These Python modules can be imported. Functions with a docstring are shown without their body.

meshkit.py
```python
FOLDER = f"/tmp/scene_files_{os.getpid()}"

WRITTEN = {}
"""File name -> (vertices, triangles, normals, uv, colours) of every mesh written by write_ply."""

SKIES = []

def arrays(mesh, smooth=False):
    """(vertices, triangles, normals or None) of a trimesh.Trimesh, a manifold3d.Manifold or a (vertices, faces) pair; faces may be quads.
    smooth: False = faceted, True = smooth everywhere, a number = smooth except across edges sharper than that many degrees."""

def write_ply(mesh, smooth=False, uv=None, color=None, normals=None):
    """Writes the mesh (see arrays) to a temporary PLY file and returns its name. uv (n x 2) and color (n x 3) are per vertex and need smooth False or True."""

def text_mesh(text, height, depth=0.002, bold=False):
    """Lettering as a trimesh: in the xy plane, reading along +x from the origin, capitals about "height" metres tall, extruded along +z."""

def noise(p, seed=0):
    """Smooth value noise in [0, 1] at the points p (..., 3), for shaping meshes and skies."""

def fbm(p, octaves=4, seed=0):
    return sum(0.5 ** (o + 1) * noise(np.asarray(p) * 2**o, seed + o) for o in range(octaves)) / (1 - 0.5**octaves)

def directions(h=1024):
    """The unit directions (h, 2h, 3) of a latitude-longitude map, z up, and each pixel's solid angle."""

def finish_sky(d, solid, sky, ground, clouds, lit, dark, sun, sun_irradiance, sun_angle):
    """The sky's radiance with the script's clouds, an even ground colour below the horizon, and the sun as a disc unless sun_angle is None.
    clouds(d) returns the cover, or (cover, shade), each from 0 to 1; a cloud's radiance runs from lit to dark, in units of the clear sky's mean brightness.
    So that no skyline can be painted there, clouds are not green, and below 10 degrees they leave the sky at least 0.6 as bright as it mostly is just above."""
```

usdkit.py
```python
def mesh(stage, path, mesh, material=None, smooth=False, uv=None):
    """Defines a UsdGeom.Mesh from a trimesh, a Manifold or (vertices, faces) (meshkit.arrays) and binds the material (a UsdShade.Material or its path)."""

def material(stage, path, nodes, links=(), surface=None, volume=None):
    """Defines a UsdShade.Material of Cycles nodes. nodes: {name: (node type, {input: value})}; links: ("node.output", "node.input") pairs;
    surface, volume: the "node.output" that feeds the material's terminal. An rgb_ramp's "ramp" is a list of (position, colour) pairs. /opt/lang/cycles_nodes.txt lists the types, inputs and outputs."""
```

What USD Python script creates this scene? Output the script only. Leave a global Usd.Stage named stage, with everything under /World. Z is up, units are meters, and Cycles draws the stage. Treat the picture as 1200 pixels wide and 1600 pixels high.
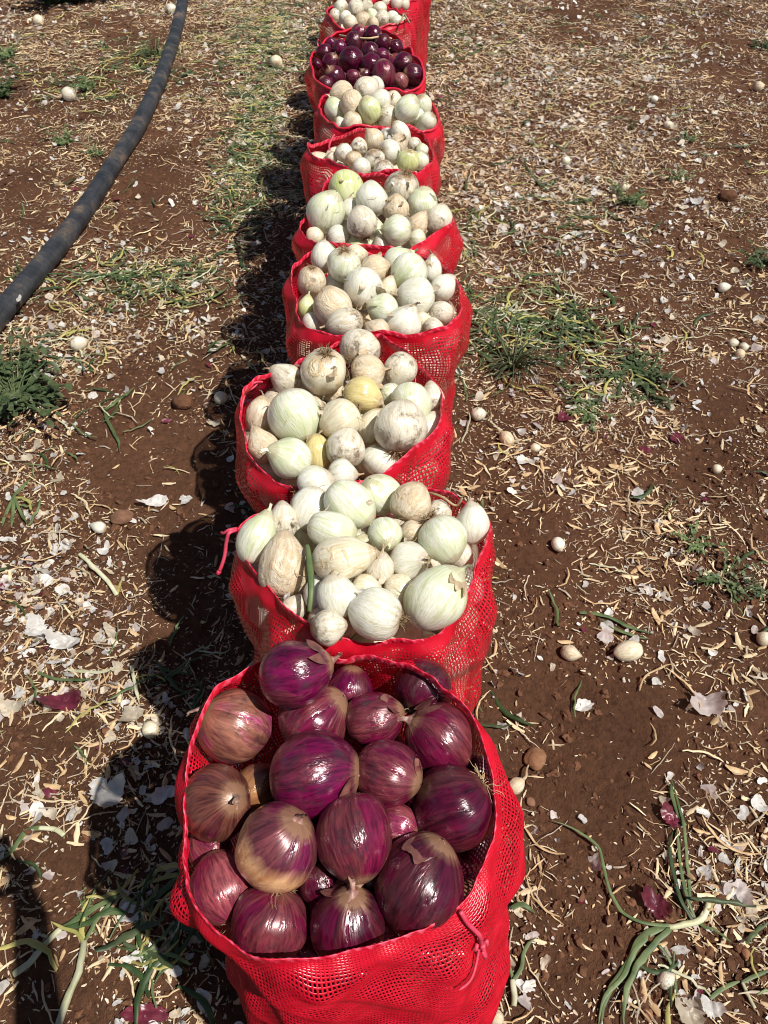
import math, random
import numpy as np
import usdkit, meshkit
from pxr import Usd, UsdGeom, UsdLux, UsdShade, Sdf, Gf, Vt

stage = Usd.Stage.CreateInMemory()
UsdGeom.SetStageUpAxis(stage, UsdGeom.Tokens.z)
UsdGeom.SetStageMetersPerUnit(stage, 1.0)
UsdGeom.Xform.Define(stage, '/World')
UsdGeom.Scope.Define(stage, '/World/Looks')

# ------------------------------------------------------------------ camera, sky, sun
PITCH, FPX, CAMH = 48.0, 1155.0, 1.53
cam = UsdGeom.Camera.Define(stage, '/World/camera')
cam.AddTranslateOp().Set((0, 0, CAMH))
cam.AddRotateXOp().Set(90 - PITCH)
cam.CreateHorizontalApertureAttr(36.0)
cam.CreateFocalLengthAttr(36.0 * FPX / 1200)
cam.CreateClippingRangeAttr((0.05, 2000))
cam.CreateExposureAttr(0.25)
SUN = np.array([0.446, -0.271, 0.853]); SUN /= np.linalg.norm(SUN)
sun = UsdLux.DistantLight.Define(stage, '/World/sun')
sun.CreateIntensityAttr(1.25); sun.CreateAngleAttr(0.53); sun.CreateNormalizeAttr(True)
sun.CreateColorAttr((1.0, 0.955, 0.89))
_z = Gf.Vec3d(*map(float, SUN)); _x = Gf.Cross(Gf.Vec3d(0, 0, 1), _z).GetNormalized(); _y = Gf.Cross(_z, _x)
sun.AddTransformOp().Set(Gf.Matrix4d(*_x, 0, *_y, 0, *_z, 0, 0, 0, 0, 1))
dome = UsdLux.DomeLight.Define(stage, '/World/sky')
skym = usdkit.material(stage, '/World/Looks/sky_look', {
    's': ('sky_texture', {'sky_type': 'single_scattering', 'sun_disc': False, 'sun_elevation': float(math.asin(SUN[2])), 'sun_rotation': float(math.atan2(SUN[0], SUN[1]))}),
    'b': ('background_shader', {'strength': 0.05})}, [('s.color', 'b.color')], surface='b.background')
UsdShade.MaterialBindingAPI.Apply(dome.GetPrim()).Bind(skym)

# ------------------------------------------------------------------ helpers
rng = np.random.default_rng(11)
R = random.Random(5)
_p = math.radians(PITCH)
FWD = np.array([0, math.cos(_p), -math.sin(_p)]); UP = np.array([0, math.sin(_p), math.cos(_p)]); RIGHT = np.array([1.0, 0, 0])
CAM = np.array([0, 0, CAMH])
RIM = 0.7225

def ray(px, py):
    d = FWD + RIGHT * (px - 600) / FPX - UP * (py - 800) / FPX
    return d / np.linalg.norm(d)
def at(px, py, z=0.0):
    d = ray(px, py)
    return CAM + d * ((z - CAMH) / d[2])
def to_px(p):
    q = np.asarray(p, float) - CAM
    zc = np.maximum(q @ FWD, 1e-3)
    return 600 + FPX * (q @ RIGHT) / zc, 800 - FPX * (q @ UP) / zc
def gz(x, y):
    p = np.stack([np.asarray(x, float) + 50, np.asarray(y, float) + 50, np.zeros_like(np.asarray(x, float)) + 3.3], -1)
    return (0.022 * (meshkit.fbm(p * 1.3, 2, 1) - .5) + 0.024 * (meshkit.fbm(p * 7, 3, 5) - .5) + 0.016 * (meshkit.fbm(p * 34, 3, 9) - .5))
def ground_at(px, py, lift=0.0):
    q = at(px, py, 0.0)
    q = at(px, py, float(gz(q[0], q[1])) + lift)
    return q

_names = {}
def numbered(parent, name):
    k = (parent, name); n = _names.get(k, -1) + 1; _names[k] = n
    return name if n == 0 else f'{name}_{n:03d}'
def xf(name, label=None, cat=None, group=None, M=None, kind=None):
    path = '/World/' + numbered('/World', name)
    x = UsdGeom.Xform.Define(stage, path)
    if M is not None:
        x.AddTransformOp().Set(Gf.Matrix4d(np.asarray(M, float).T.tolist()))
    tag(x.GetPrim(), label, cat, group, kind)
    return path
def tag(p, label=None, cat=None, group=None, kind=None):
    for k, v in (('label', label), ('category', cat), ('group', group), ('kind', kind)):
        if v: p.SetCustomDataByKey(k, v)
def primvars(m, pv):
    for k, a in (pv or {}).items():
        a = np.asarray(a, np.float32)
        t = Sdf.ValueTypeNames.Float3Array if a.ndim == 2 else Sdf.ValueTypeNames.FloatArray
        UsdGeom.PrimvarsAPI(m).CreatePrimvar(k, t, 'vertex').Set(Vt.Vec3fArray.FromNumpy(a) if a.ndim == 2 else Vt.FloatArray.FromNumpy(a))
def mesh(parent, name, v, f, mat, smooth=True, pv=None, label=None):
    path = parent + '/' + numbered(parent, name)
    m = usdkit.mesh(stage, path, (v, f), mat, smooth=smooth)
    m.CreateDoubleSidedAttr(True)
    primvars(m, pv)
    if label: tag(m.GetPrim(), label)
    return path
def top_mesh(name, v, f, mat, label=None, cat=None, group=None, kind=None, smooth=True, pv=None):
    path = mesh('/World', name, v, f, mat, smooth, pv)
    tag(stage.GetPrimAtPath(path), label, cat, group, kind)
    return path
def join(parts):
    V, F, n = [], [], 0
    for v, f in parts:
        f = np.asarray(f)
        if f.shape[1] == 4: f = np.vstack([f[:, [0, 1, 2]], f[:, [0, 2, 3]]])
        V.append(np.asarray(v, float)); F.append(f + n); n += len(v)
    return np.vstack(V), np.vstack(F)
def grid_faces(n, m, closed=False):
    """n rings of m points"""
    i = np.arange(n - 1)[:, None]; j = np.arange(m if closed else m - 1)[None]
    a = i * m + j; b = i * m + (j + 1) % m
    return np.stack([a, b, b + m, a + m], -1).reshape(-1, 4)
def frames(P):
    P = np.asarray(P, float)
    t = np.gradient(P, axis=0); t /= np.linalg.norm(t, axis=1, keepdims=True) + 1e-12
    n = np.zeros_like(t); ref = np.array([0, 0, 1.0])
    if abs(t[0] @ ref) > .9: ref = np.array([1.0, 0, 0])
    for k in range(len(P)):
        ref = ref - t[k] * (ref @ t[k]); ref = ref / (np.linalg.norm(ref) + 1e-12); n[k] = ref
    return t, n, np.cross(t, n)
def tube(P, r, k=6, flat=1.0, cap=True):
    P = np.asarray(P, float); t, n, b = frames(P)
    r = np.broadcast_to(np.asarray(r, float), len(P))
    a = np.arange(k) / k * 2 * np.pi
    V = P[:, None] + r[:, None, None] * (b[:, None] * np.cos(a)[None, :, None] + n[:, None] * np.sin(a)[None, :, None] * flat)
    v = V.reshape(-1, 3); f = grid_faces(len(P), k, True)
    if cap:
        c0, c1 = len(v), len(v) + 1
        v = np.vstack([v, P[0], P[-1]])
        j = np.arange(k); jn = (j + 1) % k; base = (len(P) - 1) * k
        tri = np.vstack([np.stack([np.full(k, c0), jn, j], 1), np.stack([np.full(k, c1), base + j, base + jn], 1)])
        f = np.vstack([np.vstack([f[:, [0, 1, 2]], f[:, [0, 2, 3]]]), tri])
    return v, f
def spline(pts, n):
    pts = np.asarray(pts, float)
    d = np.r_[0, np.cumsum(np.linalg.norm(np.diff(pts, axis=0), axis=1))]
    from scipy.interpolate import CubicSpline, PchipInterpolator
    s = np.linspace(0, d[-1], n)
    return PchipInterpolator(d, pts, axis=0)(s) if len(pts) > 2 else pts[0] + (pts[-1] - pts[0]) * (s / d[-1])[:, None]
def rot_to(axis, spin=0.0):
    """rotation whose third column is axis"""
    z = np.asarray(axis, float) / np.linalg.norm(axis)
    x = np.cross([0, 1, 0] if abs(z[1]) < .9 else [1, 0, 0], z); x /= np.linalg.norm(x); y = np.cross(z, x)
    c, s = math.cos(spin), math.sin(spin)
    return np.stack([x * c + y * s, -x * s + y * c, z], 1)
def mat4(Rm, t, s=1.0):
    M = np.eye(4); M[:3, :3] = Rm * s; M[:3, 3] = t
    return M

# ------------------------------------------------------------------ materials
def mat(name, nodes, links, surface='p.BSDF'):
    return usdkit.material(stage, '/World/Looks/' + name, nodes, links, surface=surface)

soil = mat('soil', {
    'g': ('geometry', {}),
    'n1': ('noise_texture', {'scale': 2.2, 'detail': 6, 'roughness': .6}),
    'n2': ('noise_texture', {'scale': 55.0, 'detail': 6, 'roughness': .7}),
    'n4': ('noise_texture', {'scale': 120.0, 'detail': 5, 'roughness': .65}), 'a2': ('math', {'math_type': 'multiply_add', 'value2': .6}),
    'n3': ('noise_texture', {'scale': 420.0, 'detail': 3, 'roughness': .7}),
    'r1': ('rgb_ramp', {'ramp': [(.3, (.090, .041, .0215)), (.7, (.152, .071, .039))]}),
    'r2': ('rgb_ramp', {'ramp': [(.3, (.50, .48, .46)), (.52, (1, 1, 1)), (.72, (1.35, 1.30, 1.25))]}),
    'm': ('mix_color', {'blend_type': 'multiply', 'fac': .8}),
    'a': ('math', {'math_type': 'multiply_add', 'value2': .35}),
    'b': ('bump', {'strength': 1.0, 'distance': .014}),
    'p': ('principled_bsdf', {'roughness': .95, 'specular_ior_level': .15})},
    [('g.position', 'n1.vector'), ('g.position', 'n2.vector'), ('g.position', 'n3.vector'), ('n1.fac', 'r1.fac'), ('n2.fac', 'r2.fac'),
     ('r1.color', 'm.a'), ('r2.color', 'm.b'), ('m.result', 'p.base_color'), ('n3.fac', 'a.value1'), ('n2.fac', 'a.value3'), ('g.position', 'n4.vector'), ('n4.fac', 'a2.value1'), ('a.value', 'a2.value3'), ('a2.value', 'b.height'), ('b.normal', 'p.normal')])

def simple(name, c1, c2, scale=40, rough=.6, bump=.3, trans=0.0, spec=.4, dist=.002):
    nodes = {'g': ('geometry', {}), 'o': ('object_info', {}),
             'n': ('noise_texture', {'scale': scale, 'detail': 4, 'roughness': .6}),
             'r': ('rgb_ramp', {'ramp': [(.3, c1), (.7, c2)]}),
             'ms': ('map_range', {'value': .5, 'to_min': .72, 'to_max': 1.2}),
             'h': ('hsv', {}),
             'b': ('bump', {'strength': bump, 'distance': dist}),
             'p': ('principled_bsdf', {'roughness': rough, 'specular_ior_level': spec})}
    links = [('g.position', 'n.vector'), ('n.fac', 'r.fac'), ('r.color', 'h.color'), ('o.random', 'ms.value'), ('ms.result', 'h.value'),
             ('h.color', 'p.base_color'), ('n.fac', 'b.height'), ('b.normal', 'p.normal')]
    if trans:
        nodes['t'] = ('translucent_bsdf', {}); nodes['x'] = ('mix_closure', {'fac': trans})
        links += [('h.color', 't.color'), ('p.BSDF', 'x.closure1'), ('t.BSDF', 'x.closure2')]
        return mat(name, nodes, links, 'x.closure')
    return mat(name, nodes, links)

straw_mats = [simple('straw_pale', (.52, .39, .22), (.74, .60, .39), 60, .6),
              simple('straw_tan', (.37, .235, .115), (.60, .42, .23), 60, .6),
              simple('straw_grey', (.30, .24, .17), (.50, .42, .31), 60, .7),
              simple('straw_brown', (.16, .085, .045), (.30, .18, .10), 60, .7)]
chip_mat = simple('chip', (.45, .34, .22), (.72, .62, .48), 80, .6)
clod_mat = simple('clod', (.086, .040, .021), (.150, .071, .039), 70, .95, .6, spec=.15)
def papery(name, c1, c2, rough, trans):
    """thin dry skin: fine parallel veins, blotches, some light coming through"""
    return mat(name, {
        'g': ('geometry', {}), 't': ('texture_coordinate', {}), 'o': ('object_info', {}), 'mp': ('mapping', {'scale': (7.0, 60.0, 30.0)}),
        'n': ('noise_texture', {'scale': 1.0, 'detail': 3, 'roughness': .6}), 'nb': ('noise_texture', {'scale': 55.0, 'detail': 4, 'roughness': .6}),
        'ad': ('math', {'math_type': 'multiply_add', 'value2': .5}), 'hf': ('math', {'math_type': 'multiply', 'value2': .5}),
        'r': ('rgb_ramp', {'ramp': [(.3, c1), (.62, c2)]}), 'ms': ('map_range', {'value': .5, 'to_min': .7, 'to_max': 1.1}), 'h': ('hsv', {}),
        'b': ('bump', {'strength': .6, 'distance': .0015}), 'p': ('principled_bsdf', {'roughness': rough, 'specular_ior_level': .5}),
        'tr': ('translucent_bsdf', {}), 'tp': ('transparent_bsdf', {}), 'x': ('mix_closure', {'fac': trans}), 'x2': ('mix_closure', {'fac': .08})},
        [('t.object', 'mp.vector'), ('mp.vector', 'n.vector'), ('g.position', 'nb.vector'), ('nb.fac', 'hf.value1'), ('n.fac', 'ad.value1'), ('hf.value', 'ad.value3'), ('ad.value', 'r.fac'), ('r.color', 'h.color'),
         ('o.random', 'ms.value'), ('ms.result', 'h.value'), ('h.color', 'p.base_color'), ('h.color', 'tr.color'), ('ad.value', 'b.height'), ('b.normal', 'p.normal'),
         ('p.BSDF', 'x.closure1'), ('tr.BSDF', 'x.closure2'), ('x.closure', 'x2.closure1'), ('tp.BSDF', 'x2.closure2')], 'x2.closure')
skin_white = papery('skin_white', (.50, .47, .42), (.84, .82, .78), .38, .25)
skin_cream = papery('skin_cream', (.46, .37, .25), (.76, .67, .53), .42, .25)
skin_pink = papery('skin_pink', (.44, .35, .33), (.70, .62, .58), .42, .25)
skin_red = papery('skin_red', (.065, .009, .020), (.20, .030, .052), .32, .15)
leaf_green = simple('leaf_green', (.050, .095, .028), (.20, .25, .105), 22, .5, .2, trans=.2)
leaf_weed = simple('leaf_weed', (.026, .050, .017), (.115, .145, .062), 14, .5, .2, trans=.2)
leaf_yellow = simple('leaf_yellow', (.30, .30, .08), (.50, .43, .15), 30, .5, .2, trans=.2)
leaf_dark = simple('leaf_dark', (.024, .050, .015), (.065, .110, .034), 40, .5, .2, trans=.2)
leaf_pale = simple('leaf_pale', (.36, .37, .19), (.66, .64, .47), 22, .5, .2, trans=.15)
root_mat = simple('root_thread', (.30, .20, .10), (.52, .39, .22), 90, .7)
root_brown = simple('root_brown', (.16, .095, .045), (.36, .25, .13), 90, .8)
neck_tan = simple('neck_tan', (.34, .24, .14), (.62, .50, .34), 120, .5, .3, trans=.15)
neck_red = simple('neck_red', (.20, .06, .06), (.52, .36, .26), 90, .45, .3, trans=.12)
flap_red = simple('flap_red', (.10, .022, .030), (.30, .13, .10), 70, .38, .3, trans=.2)
neck_green = simple('neck_green', (.50, .55, .28), (.74, .72, .55), 90, .45, .3)
stone_mat = simple('stone', (.14, .070, .042), (.23, .120, .075), 60, .85, .5, spec=.2)
stone_orange = simple('stone_orange', (.22, .10, .05), (.34, .17, .09), 60, .85, .5, spec=.2)

def net_mat(name, c1, c2, rough, trans):
    return mat(name, {
        'g': ('geometry', {}),
        'n': ('noise_texture', {'scale': 45.0, 'detail': 3}),
        'r': ('rgb_ramp', {'ramp': [(.3, c1), (.7, c2)]}),
        'p': ('principled_bsdf', {'roughness': rough, 'specular_ior_level': .55}),
        't': ('translucent_bsdf', {}), 'x': ('mix_closure', {'fac': trans})},
        [('g.position', 'n.vector'), ('n.fac', 'r.fac'), ('r.color', 'p.base_color'), ('r.color', 't.color'), ('p.BSDF', 'x.closure1'), ('t.BSDF', 'x.closure2')], 'x.closure')
net_red = net_mat('net_red', (.50, .004, .018), (.72, .010, .034), .30, .22)
cord_red = net_mat('cord_red', (.50, .006, .028), (.74, .025, .06), .38, .12)
hem_red = mat('hem_red', {
    'u': ('attribute', {'attribute': 'rest'}), 'mp': ('mapping', {'scale': (1.0, .6, 0)}),
    'w': ('wave_texture', {'bands_direction': 'diagonal', 'scale': .32, 'distortion': 1.5, 'detail': 2}),
    'g': ('geometry', {}), 'n': ('noise_texture', {'scale': 110.0, 'detail': 3}),
    'ad': ('math', {'math_type': 'multiply_add', 'value2': .45}),
    'r': ('rgb_ramp', {'ramp': [(.25, (.40, .004, .018)), (.7, (.66, .012, .045)), (1.0, (.80, .09, .15))]}),
    'p': ('principled_bsdf', {'roughness': .4, 'specular_ior_level': .5}), 'b': ('bump', {'strength': .5, 'distance': .001})},
    [('u.vector', 'mp.vector'), ('mp.vector', 'w.vector'), ('g.position', 'n.vector'), ('w.fac', 'ad.value1'), ('n.fac', 'ad.value3'), ('ad.value', 'r.fac'), ('r.color', 'p.base_color'), ('ad.value', 'b.height'), ('b.normal', 'p.normal')])
cord_pink = net_mat('cord_pink', (.60, .025, .075), (.80, .11, .17), .5, .15)

hose_mat = mat('hose_rubber', {
    'u': ('attribute', {'attribute': 'rest'}), 'g': ('geometry', {}),
    'n1': ('noise_texture', {'scale': 9.0, 'detail': 6, 'roughness': .65}),
    'n2': ('noise_texture', {'scale': 3.0, 'detail': 5, 'roughness': .6, 'distortion': .6}),
    'w': ('wave_texture', {'bands_direction': 'y', 'scale': 7.0, 'distortion': 9.0, 'detail': 4, 'detail_scale': 2.5, 'detail_roughness': .6}),
    'r': ('rgb_ramp', {'ramp': [(.38, (.016, .018, .023)), (.52, (.034, .037, .044)), (.60, (.085, .068, .054)), (.72, (.19, .135, .10))]}),
    'r2': ('rgb_ramp', {'ramp': [(.35, (.55, .55, .55)), (.65, (1.3, 1.3, 1.3))]}),
    'm': ('mix_color', {'blend_type': 'multiply', 'fac': .55}),
    'rr': ('map_range', {'value': .5, 'to_min': .34, 'to_max': .75}),
    'b': ('bump', {'strength': .5, 'distance': .003}),
    'p': ('principled_bsdf', {'roughness': .5, 'specular_ior_level': .5})},
    [('u.vector', 'w.vector'), ('g.position', 'n1.vector'), ('u.vector', 'n2.vector'), ('n1.fac', 'r.fac'), ('w.fac', 'r2.fac'), ('r.color', 'm.a'), ('r2.color', 'm.b'),
     ('m.result', 'p.base_color'), ('n1.fac', 'rr.value'), ('rr.result', 'p.roughness'), ('w.fac', 'b.height'), ('b.normal', 'p.normal')])

def onion_red(name, skin1, skin2, inner1, inner2, thr=.5, gold=None, tanlat=.72):
    """streaked glossy layers under a torn papery outer skin"""
    n = {
        'st': ('attribute', {'attribute': 'streak'}), 're': ('attribute', {'attribute': 'rest'}), 'la': ('attribute', {'attribute': 'lat'}),
        'ns': ('noise_texture', {'scale': 4.0, 'detail': 5, 'roughness': .6}),
        'nf': ('noise_texture', {'scale': 13.0, 'detail': 4, 'roughness': .6}),
        'vs': ('vector_math', {'math_type': 'scale', 'scale': .38}), 'va': ('vector_math', {'math_type': 'add'}),
        'nm': ('noise_texture', {'scale': 1.0, 'detail': 5, 'roughness': .55, 'distortion': .25}),
        'nd': ('noise_texture', {'scale': 1.9, 'detail': 5, 'roughness': .65}),
        'rin': ('rgb_ramp', {'ramp': [(.3, inner1), (.62, inner2)]}),
        'rsk': ('rgb_ramp', {'ramp': [(.32, skin1), (.66, skin2)]}),
        'rv': ('rgb_ramp', {'ramp': [(.34, (.42, .36, .40)), (.5, (1, 1, 1)), (.68, (1.35, 1.25, 1.25))]}),
        'mk': ('rgb_ramp', {'ramp': [(thr - .02, (0, 0, 0)), (thr, (.55, .55, .55)), (thr + .10, (1, 1, 1))]}),
        'dk': ('rgb_ramp', {'ramp': [(.56, (0, 0, 0)), (.70, (.8, .8, .8))]}),
        'm1': ('mix_color', {'blend_type': 'mix'}), 'm2': ('mix_color', {'blend_type': 'multiply', 'fac': .85}),
        'm3': ('mix_color', {'blend_type': 'mix', 'b': (.050, .022, .028)}),
        'ends': ('rgb_ramp', {'ramp': [(0, (.8, .8, .8)), (.03, (.4, .4, .4)), (.08, (0, 0, 0)), (.955, (0, 0, 0)), (.99, (.4, .4, .4)), (1, (.9, .9, .9))]}),
        'le': ('math', {'math_type': 'multiply_add', 'value2': .07}),
        'lm': ('map_range', {'value': 0, 'from_min': -1, 'from_max': 1, 'to_min': 0, 'to_max': 1}),
        'm4': ('mix_color', {'blend_type': 'mix', 'b': (.27, .145, .085)}),
        'ro': ('map_range', {'value': .5, 'to_min': .18, 'to_max': .31}),
        'hh': ('math', {'math_type': 'multiply_add', 'value2': .18}),
        'b': ('bump', {'strength': .22, 'distance': .012}),
        'p': ('principled_bsdf', {'roughness': .3, 'specular_ior_level': .6, 'metallic': .14, 'coat_weight': .12, 'coat_roughness': .2})}
    l = [('st.vector', 'ns.vector'), ('st.vector', 'nf.vector'), ('va.vector', 'nm.vector'), ('st.vector', 'va.vector1'), ('re.vector', 'vs.vector1'), ('vs.vector', 'va.vector2'), ('re.vector', 'nd.vector'), ('ns.fac', 'rin.fac'), ('ns.fac', 'rsk.fac'),
         ('nf.fac', 'rv.fac'), ('nm.fac', 'mk.fac'), ('mk.color', 'm1.fac'), ('rin.color', 'm1.a'), ('rsk.color', 'm1.b'), ('m1.result', 'm2.a'), ('rv.color', 'm2.b'),
         ('nd.fac', 'dk.fac'), ('dk.color', 'm3.fac'), ('m2.result', 'm3.a'), ('la.fac', 'lm.value'), ('ns.fac', 'le.value1'), ('lm.result', 'le.value3'), ('le.value', 'ends.fac'), ('ends.color', 'm4.fac'), ('m3.result', 'm4.a'),
         ('mk.color', 'ro.value'), ('ro.result', 'p.roughness'), ('nf.fac', 'hh.value1'), ('mk.color', 'hh.value3'), ('hh.value', 'b.height'), ('b.normal', 'p.normal')]
    if gold:
        n['gr'] = ('rgb_ramp', {'ramp': gold[0]}); n['m5'] = ('mix_color', {'blend_type': 'mix'})
        n['gc'] = ('rgb_ramp', {'ramp': [(.3, gold[1]), (.65, gold[2])]})
        n['ga'] = ('math', {'math_type': 'multiply_add', 'value2': .55})
        l += [('nm.fac', 'ga.value1'), ('lm.result', 'ga.value3'), ('ga.value', 'gr.fac'), ('gr.color', 'm5.fac'), ('ns.fac', 'gc.fac'), ('m4.result', 'm5.a'), ('gc.color', 'm5.b'), ('m5.result', 'p.base_color')]
    else:
        l += [('m4.result', 'p.base_color')]
    return mat(name, n, l)
OM = {}
OM['deep'] = onion_red('onion_deep_purple', (.036, .0055, .011), (.105, .018, .026), (.032, .002, .010), (.098, .004, .026), .50)
OM['vivid'] = onion_red('onion_vivid_purple', (.062, .008, .020), (.155, .024, .042), (.056, .002, .020), (.160, .005, .056), .52)
OM['mauve'] = onion_red('onion_mauve', (.078, .011, .020), (.200, .046, .052), (.066, .003, .018), (.170, .009, .046), .46)
OM['rosy'] = onion_red('onion_rosy', (.135, .020, .034), (.32, .078, .085), (.12, .008, .040), (.27, .030, .080), .46)
OM['tanred'] = onion_red('onion_tan_skin', (.140, .044, .034), (.33, .140, .092), (.22, .016, .085), (.46, .10, .20), .40)
OM['gold'] = onion_red('onion_golden_half', (.085, .016, .028), (.22, .062, .066), (.06, .004, .028), (.18, .014, .065), .44,
                       ([(.78, (1, 1, 1)), (.97, (0, 0, 0))], (.46, .20, .085), (.70, .44, .23)))
OM['bronze'] = onion_red('onion_bronze', (.060, .015, .016), (.18, .062, .038), (.07, .005, .03), (.17, .014, .06), .40,
                         ([(.54, (1, 1, 1)), (.88, (0, 0, 0))], (.19, .070, .026), (.40, .20, .085)))

def onion_white(name, base, streak, tan=.64, tanc=((.52, .38, .22), (.70, .56, .38)), dirt=.66, green=None, dirtc=(.13, .085, .055), endc=(.33, .21, .11), rough=.15):
    n = {
        'st': ('attribute', {'attribute': 'streak'}), 're': ('attribute', {'attribute': 'rest'}), 'la': ('attribute', {'attribute': 'lat'}),
        'ns': ('noise_texture', {'scale': 5.0, 'detail': 4, 'roughness': .6}),
        'nf': ('noise_texture', {'scale': 22.0, 'detail': 2, 'roughness': .5}),
        'nm': ('noise_texture', {'scale': 1.2, 'detail': 5, 'roughness': .65, 'distortion': .6}),
        'nd': ('noise_texture', {'scale': 1.9, 'detail': 9, 'roughness': .74, 'distortion': .3}),
        'dl': ('math', {'math_type': 'multiply_add', 'value2': -.20}),
        'rb': ('rgb_ramp', {'ramp': [(.34, streak), (.58, base)]}),
        'rt': ('rgb_ramp', {'ramp': [(.3, tanc[0]), (.7, tanc[1])]}),
        'rv': ('rgb_ramp', {'ramp': [(.3, (.87, .88, .80)), (.5, (1, 1, 1)), (.7, (1.06, 1.06, 1.06))]}),
        'mk': ('rgb_ramp', {'ramp': [(tan, (0, 0, 0)), (tan + .05, (.75, .75, .75)), (tan + .2, (1, 1, 1))]}),
        'dk': ('rgb_ramp', {'ramp': [(dirt - .09, (0, 0, 0)), (dirt - .01, (.28, .28, .28)), (dirt + .05, (.8, .8, .8))]}),
        'm1': ('mix_color', {'blend_type': 'mix'}), 'm2': ('mix_color', {'blend_type': 'multiply', 'fac': .9}), 'm3': ('mix_color', {'blend_type': 'mix', 'b': dirtc}),
        'lm': ('map_range', {'value': 0, 'from_min': -1, 'from_max': 1, 'to_min': 0, 'to_max': 1}),
        'le': ('math', {'math_type': 'multiply_add', 'value2': .10}),
        'ends': ('rgb_ramp', {'ramp': [(.05, (.9, .9, .9)), (.10, (.35, .35, .35)), (.19, (0, 0, 0)), (.97, (0, 0, 0)), (1, (.4, .4, .4))]}),
        'm4': ('mix_color', {'blend_type': 'mix', 'b': endc}),
        'hh': ('math', {'math_type': 'multiply_add', 'value2': .14}),
        'ro': ('map_range', {'value': .0, 'to_min': rough, 'to_max': .6}),
        'b': ('bump', {'strength': .35, 'distance': .02}),
        'p': ('principled_bsdf', {'roughness': rough, 'specular_ior_level': .58, 'subsurface_weight': .15, 'subsurface_scale': .006, 'subsurface_radius': (1, .8, .5)})}
    l = [('st.vector', 'ns.vector'), ('st.vector', 'nf.vector'), ('re.vector', 'nm.vector'), ('re.vector', 'nd.vector'), ('ns.fac', 'rb.fac'), ('ns.fac', 'rt.fac'), ('nf.fac', 'rv.fac'),
         ('nm.fac', 'mk.fac'), ('mk.color', 'm1.fac'), ('rb.color', 'm1.a'), ('rt.color', 'm1.b'), ('m1.result', 'm2.a'), ('rv.color', 'm2.b'), ('lm.result', 'dl.value1'), ('nd.fac', 'dl.value3'), ('dl.value', 'dk.fac'), ('dk.color', 'm3.fac'),
         ('la.fac', 'lm.value'), ('nd.fac', 'le.value1'), ('lm.result', 'le.value3'), ('le.value', 'ends.fac'), ('ends.color', 'm4.fac'), ('m3.result', 'm4.a'),
         ('nf.fac', 'hh.value1'), ('mk.color', 'hh.value3'), ('mk.color', 'ro.value'), ('ro.result', 'p.roughness'), ('hh.value', 'b.height'), ('b.normal', 'p.normal')]
    last = 'm2.result'
    if green:
        n['gr'] = ('rgb_ramp', {'ramp': [(green[1], (0, 0, 0)), (green[2], (1, 1, 1))]}); n['m5'] = ('mix_color', {'blend_type': 'mix', 'b': green[0]})
        n['ga'] = ('math', {'math_type': 'multiply_add', 'value2': .45})
        l += [('ns.fac', 'ga.value1'), ('lm.result', 'ga.value3'), ('ga.value', 'gr.fac'), ('gr.color', 'm5.fac'), (last, 'm5.a')]; last = 'm5.result'
    l += [(last, 'm3.a'), ('m4.result', 'p.base_color')]
    return mat(name, n, l)
OM['white'] = onion_white('onion_white', (.73, .71, .62), (.59, .575, .43), .68, dirt=.585)
OM['green'] = onion_white('onion_white_green', (.72, .71, .60), (.52, .56, .33), .71, dirt=.60, green=((.42, .52, .17), .90, 1.32))
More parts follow.
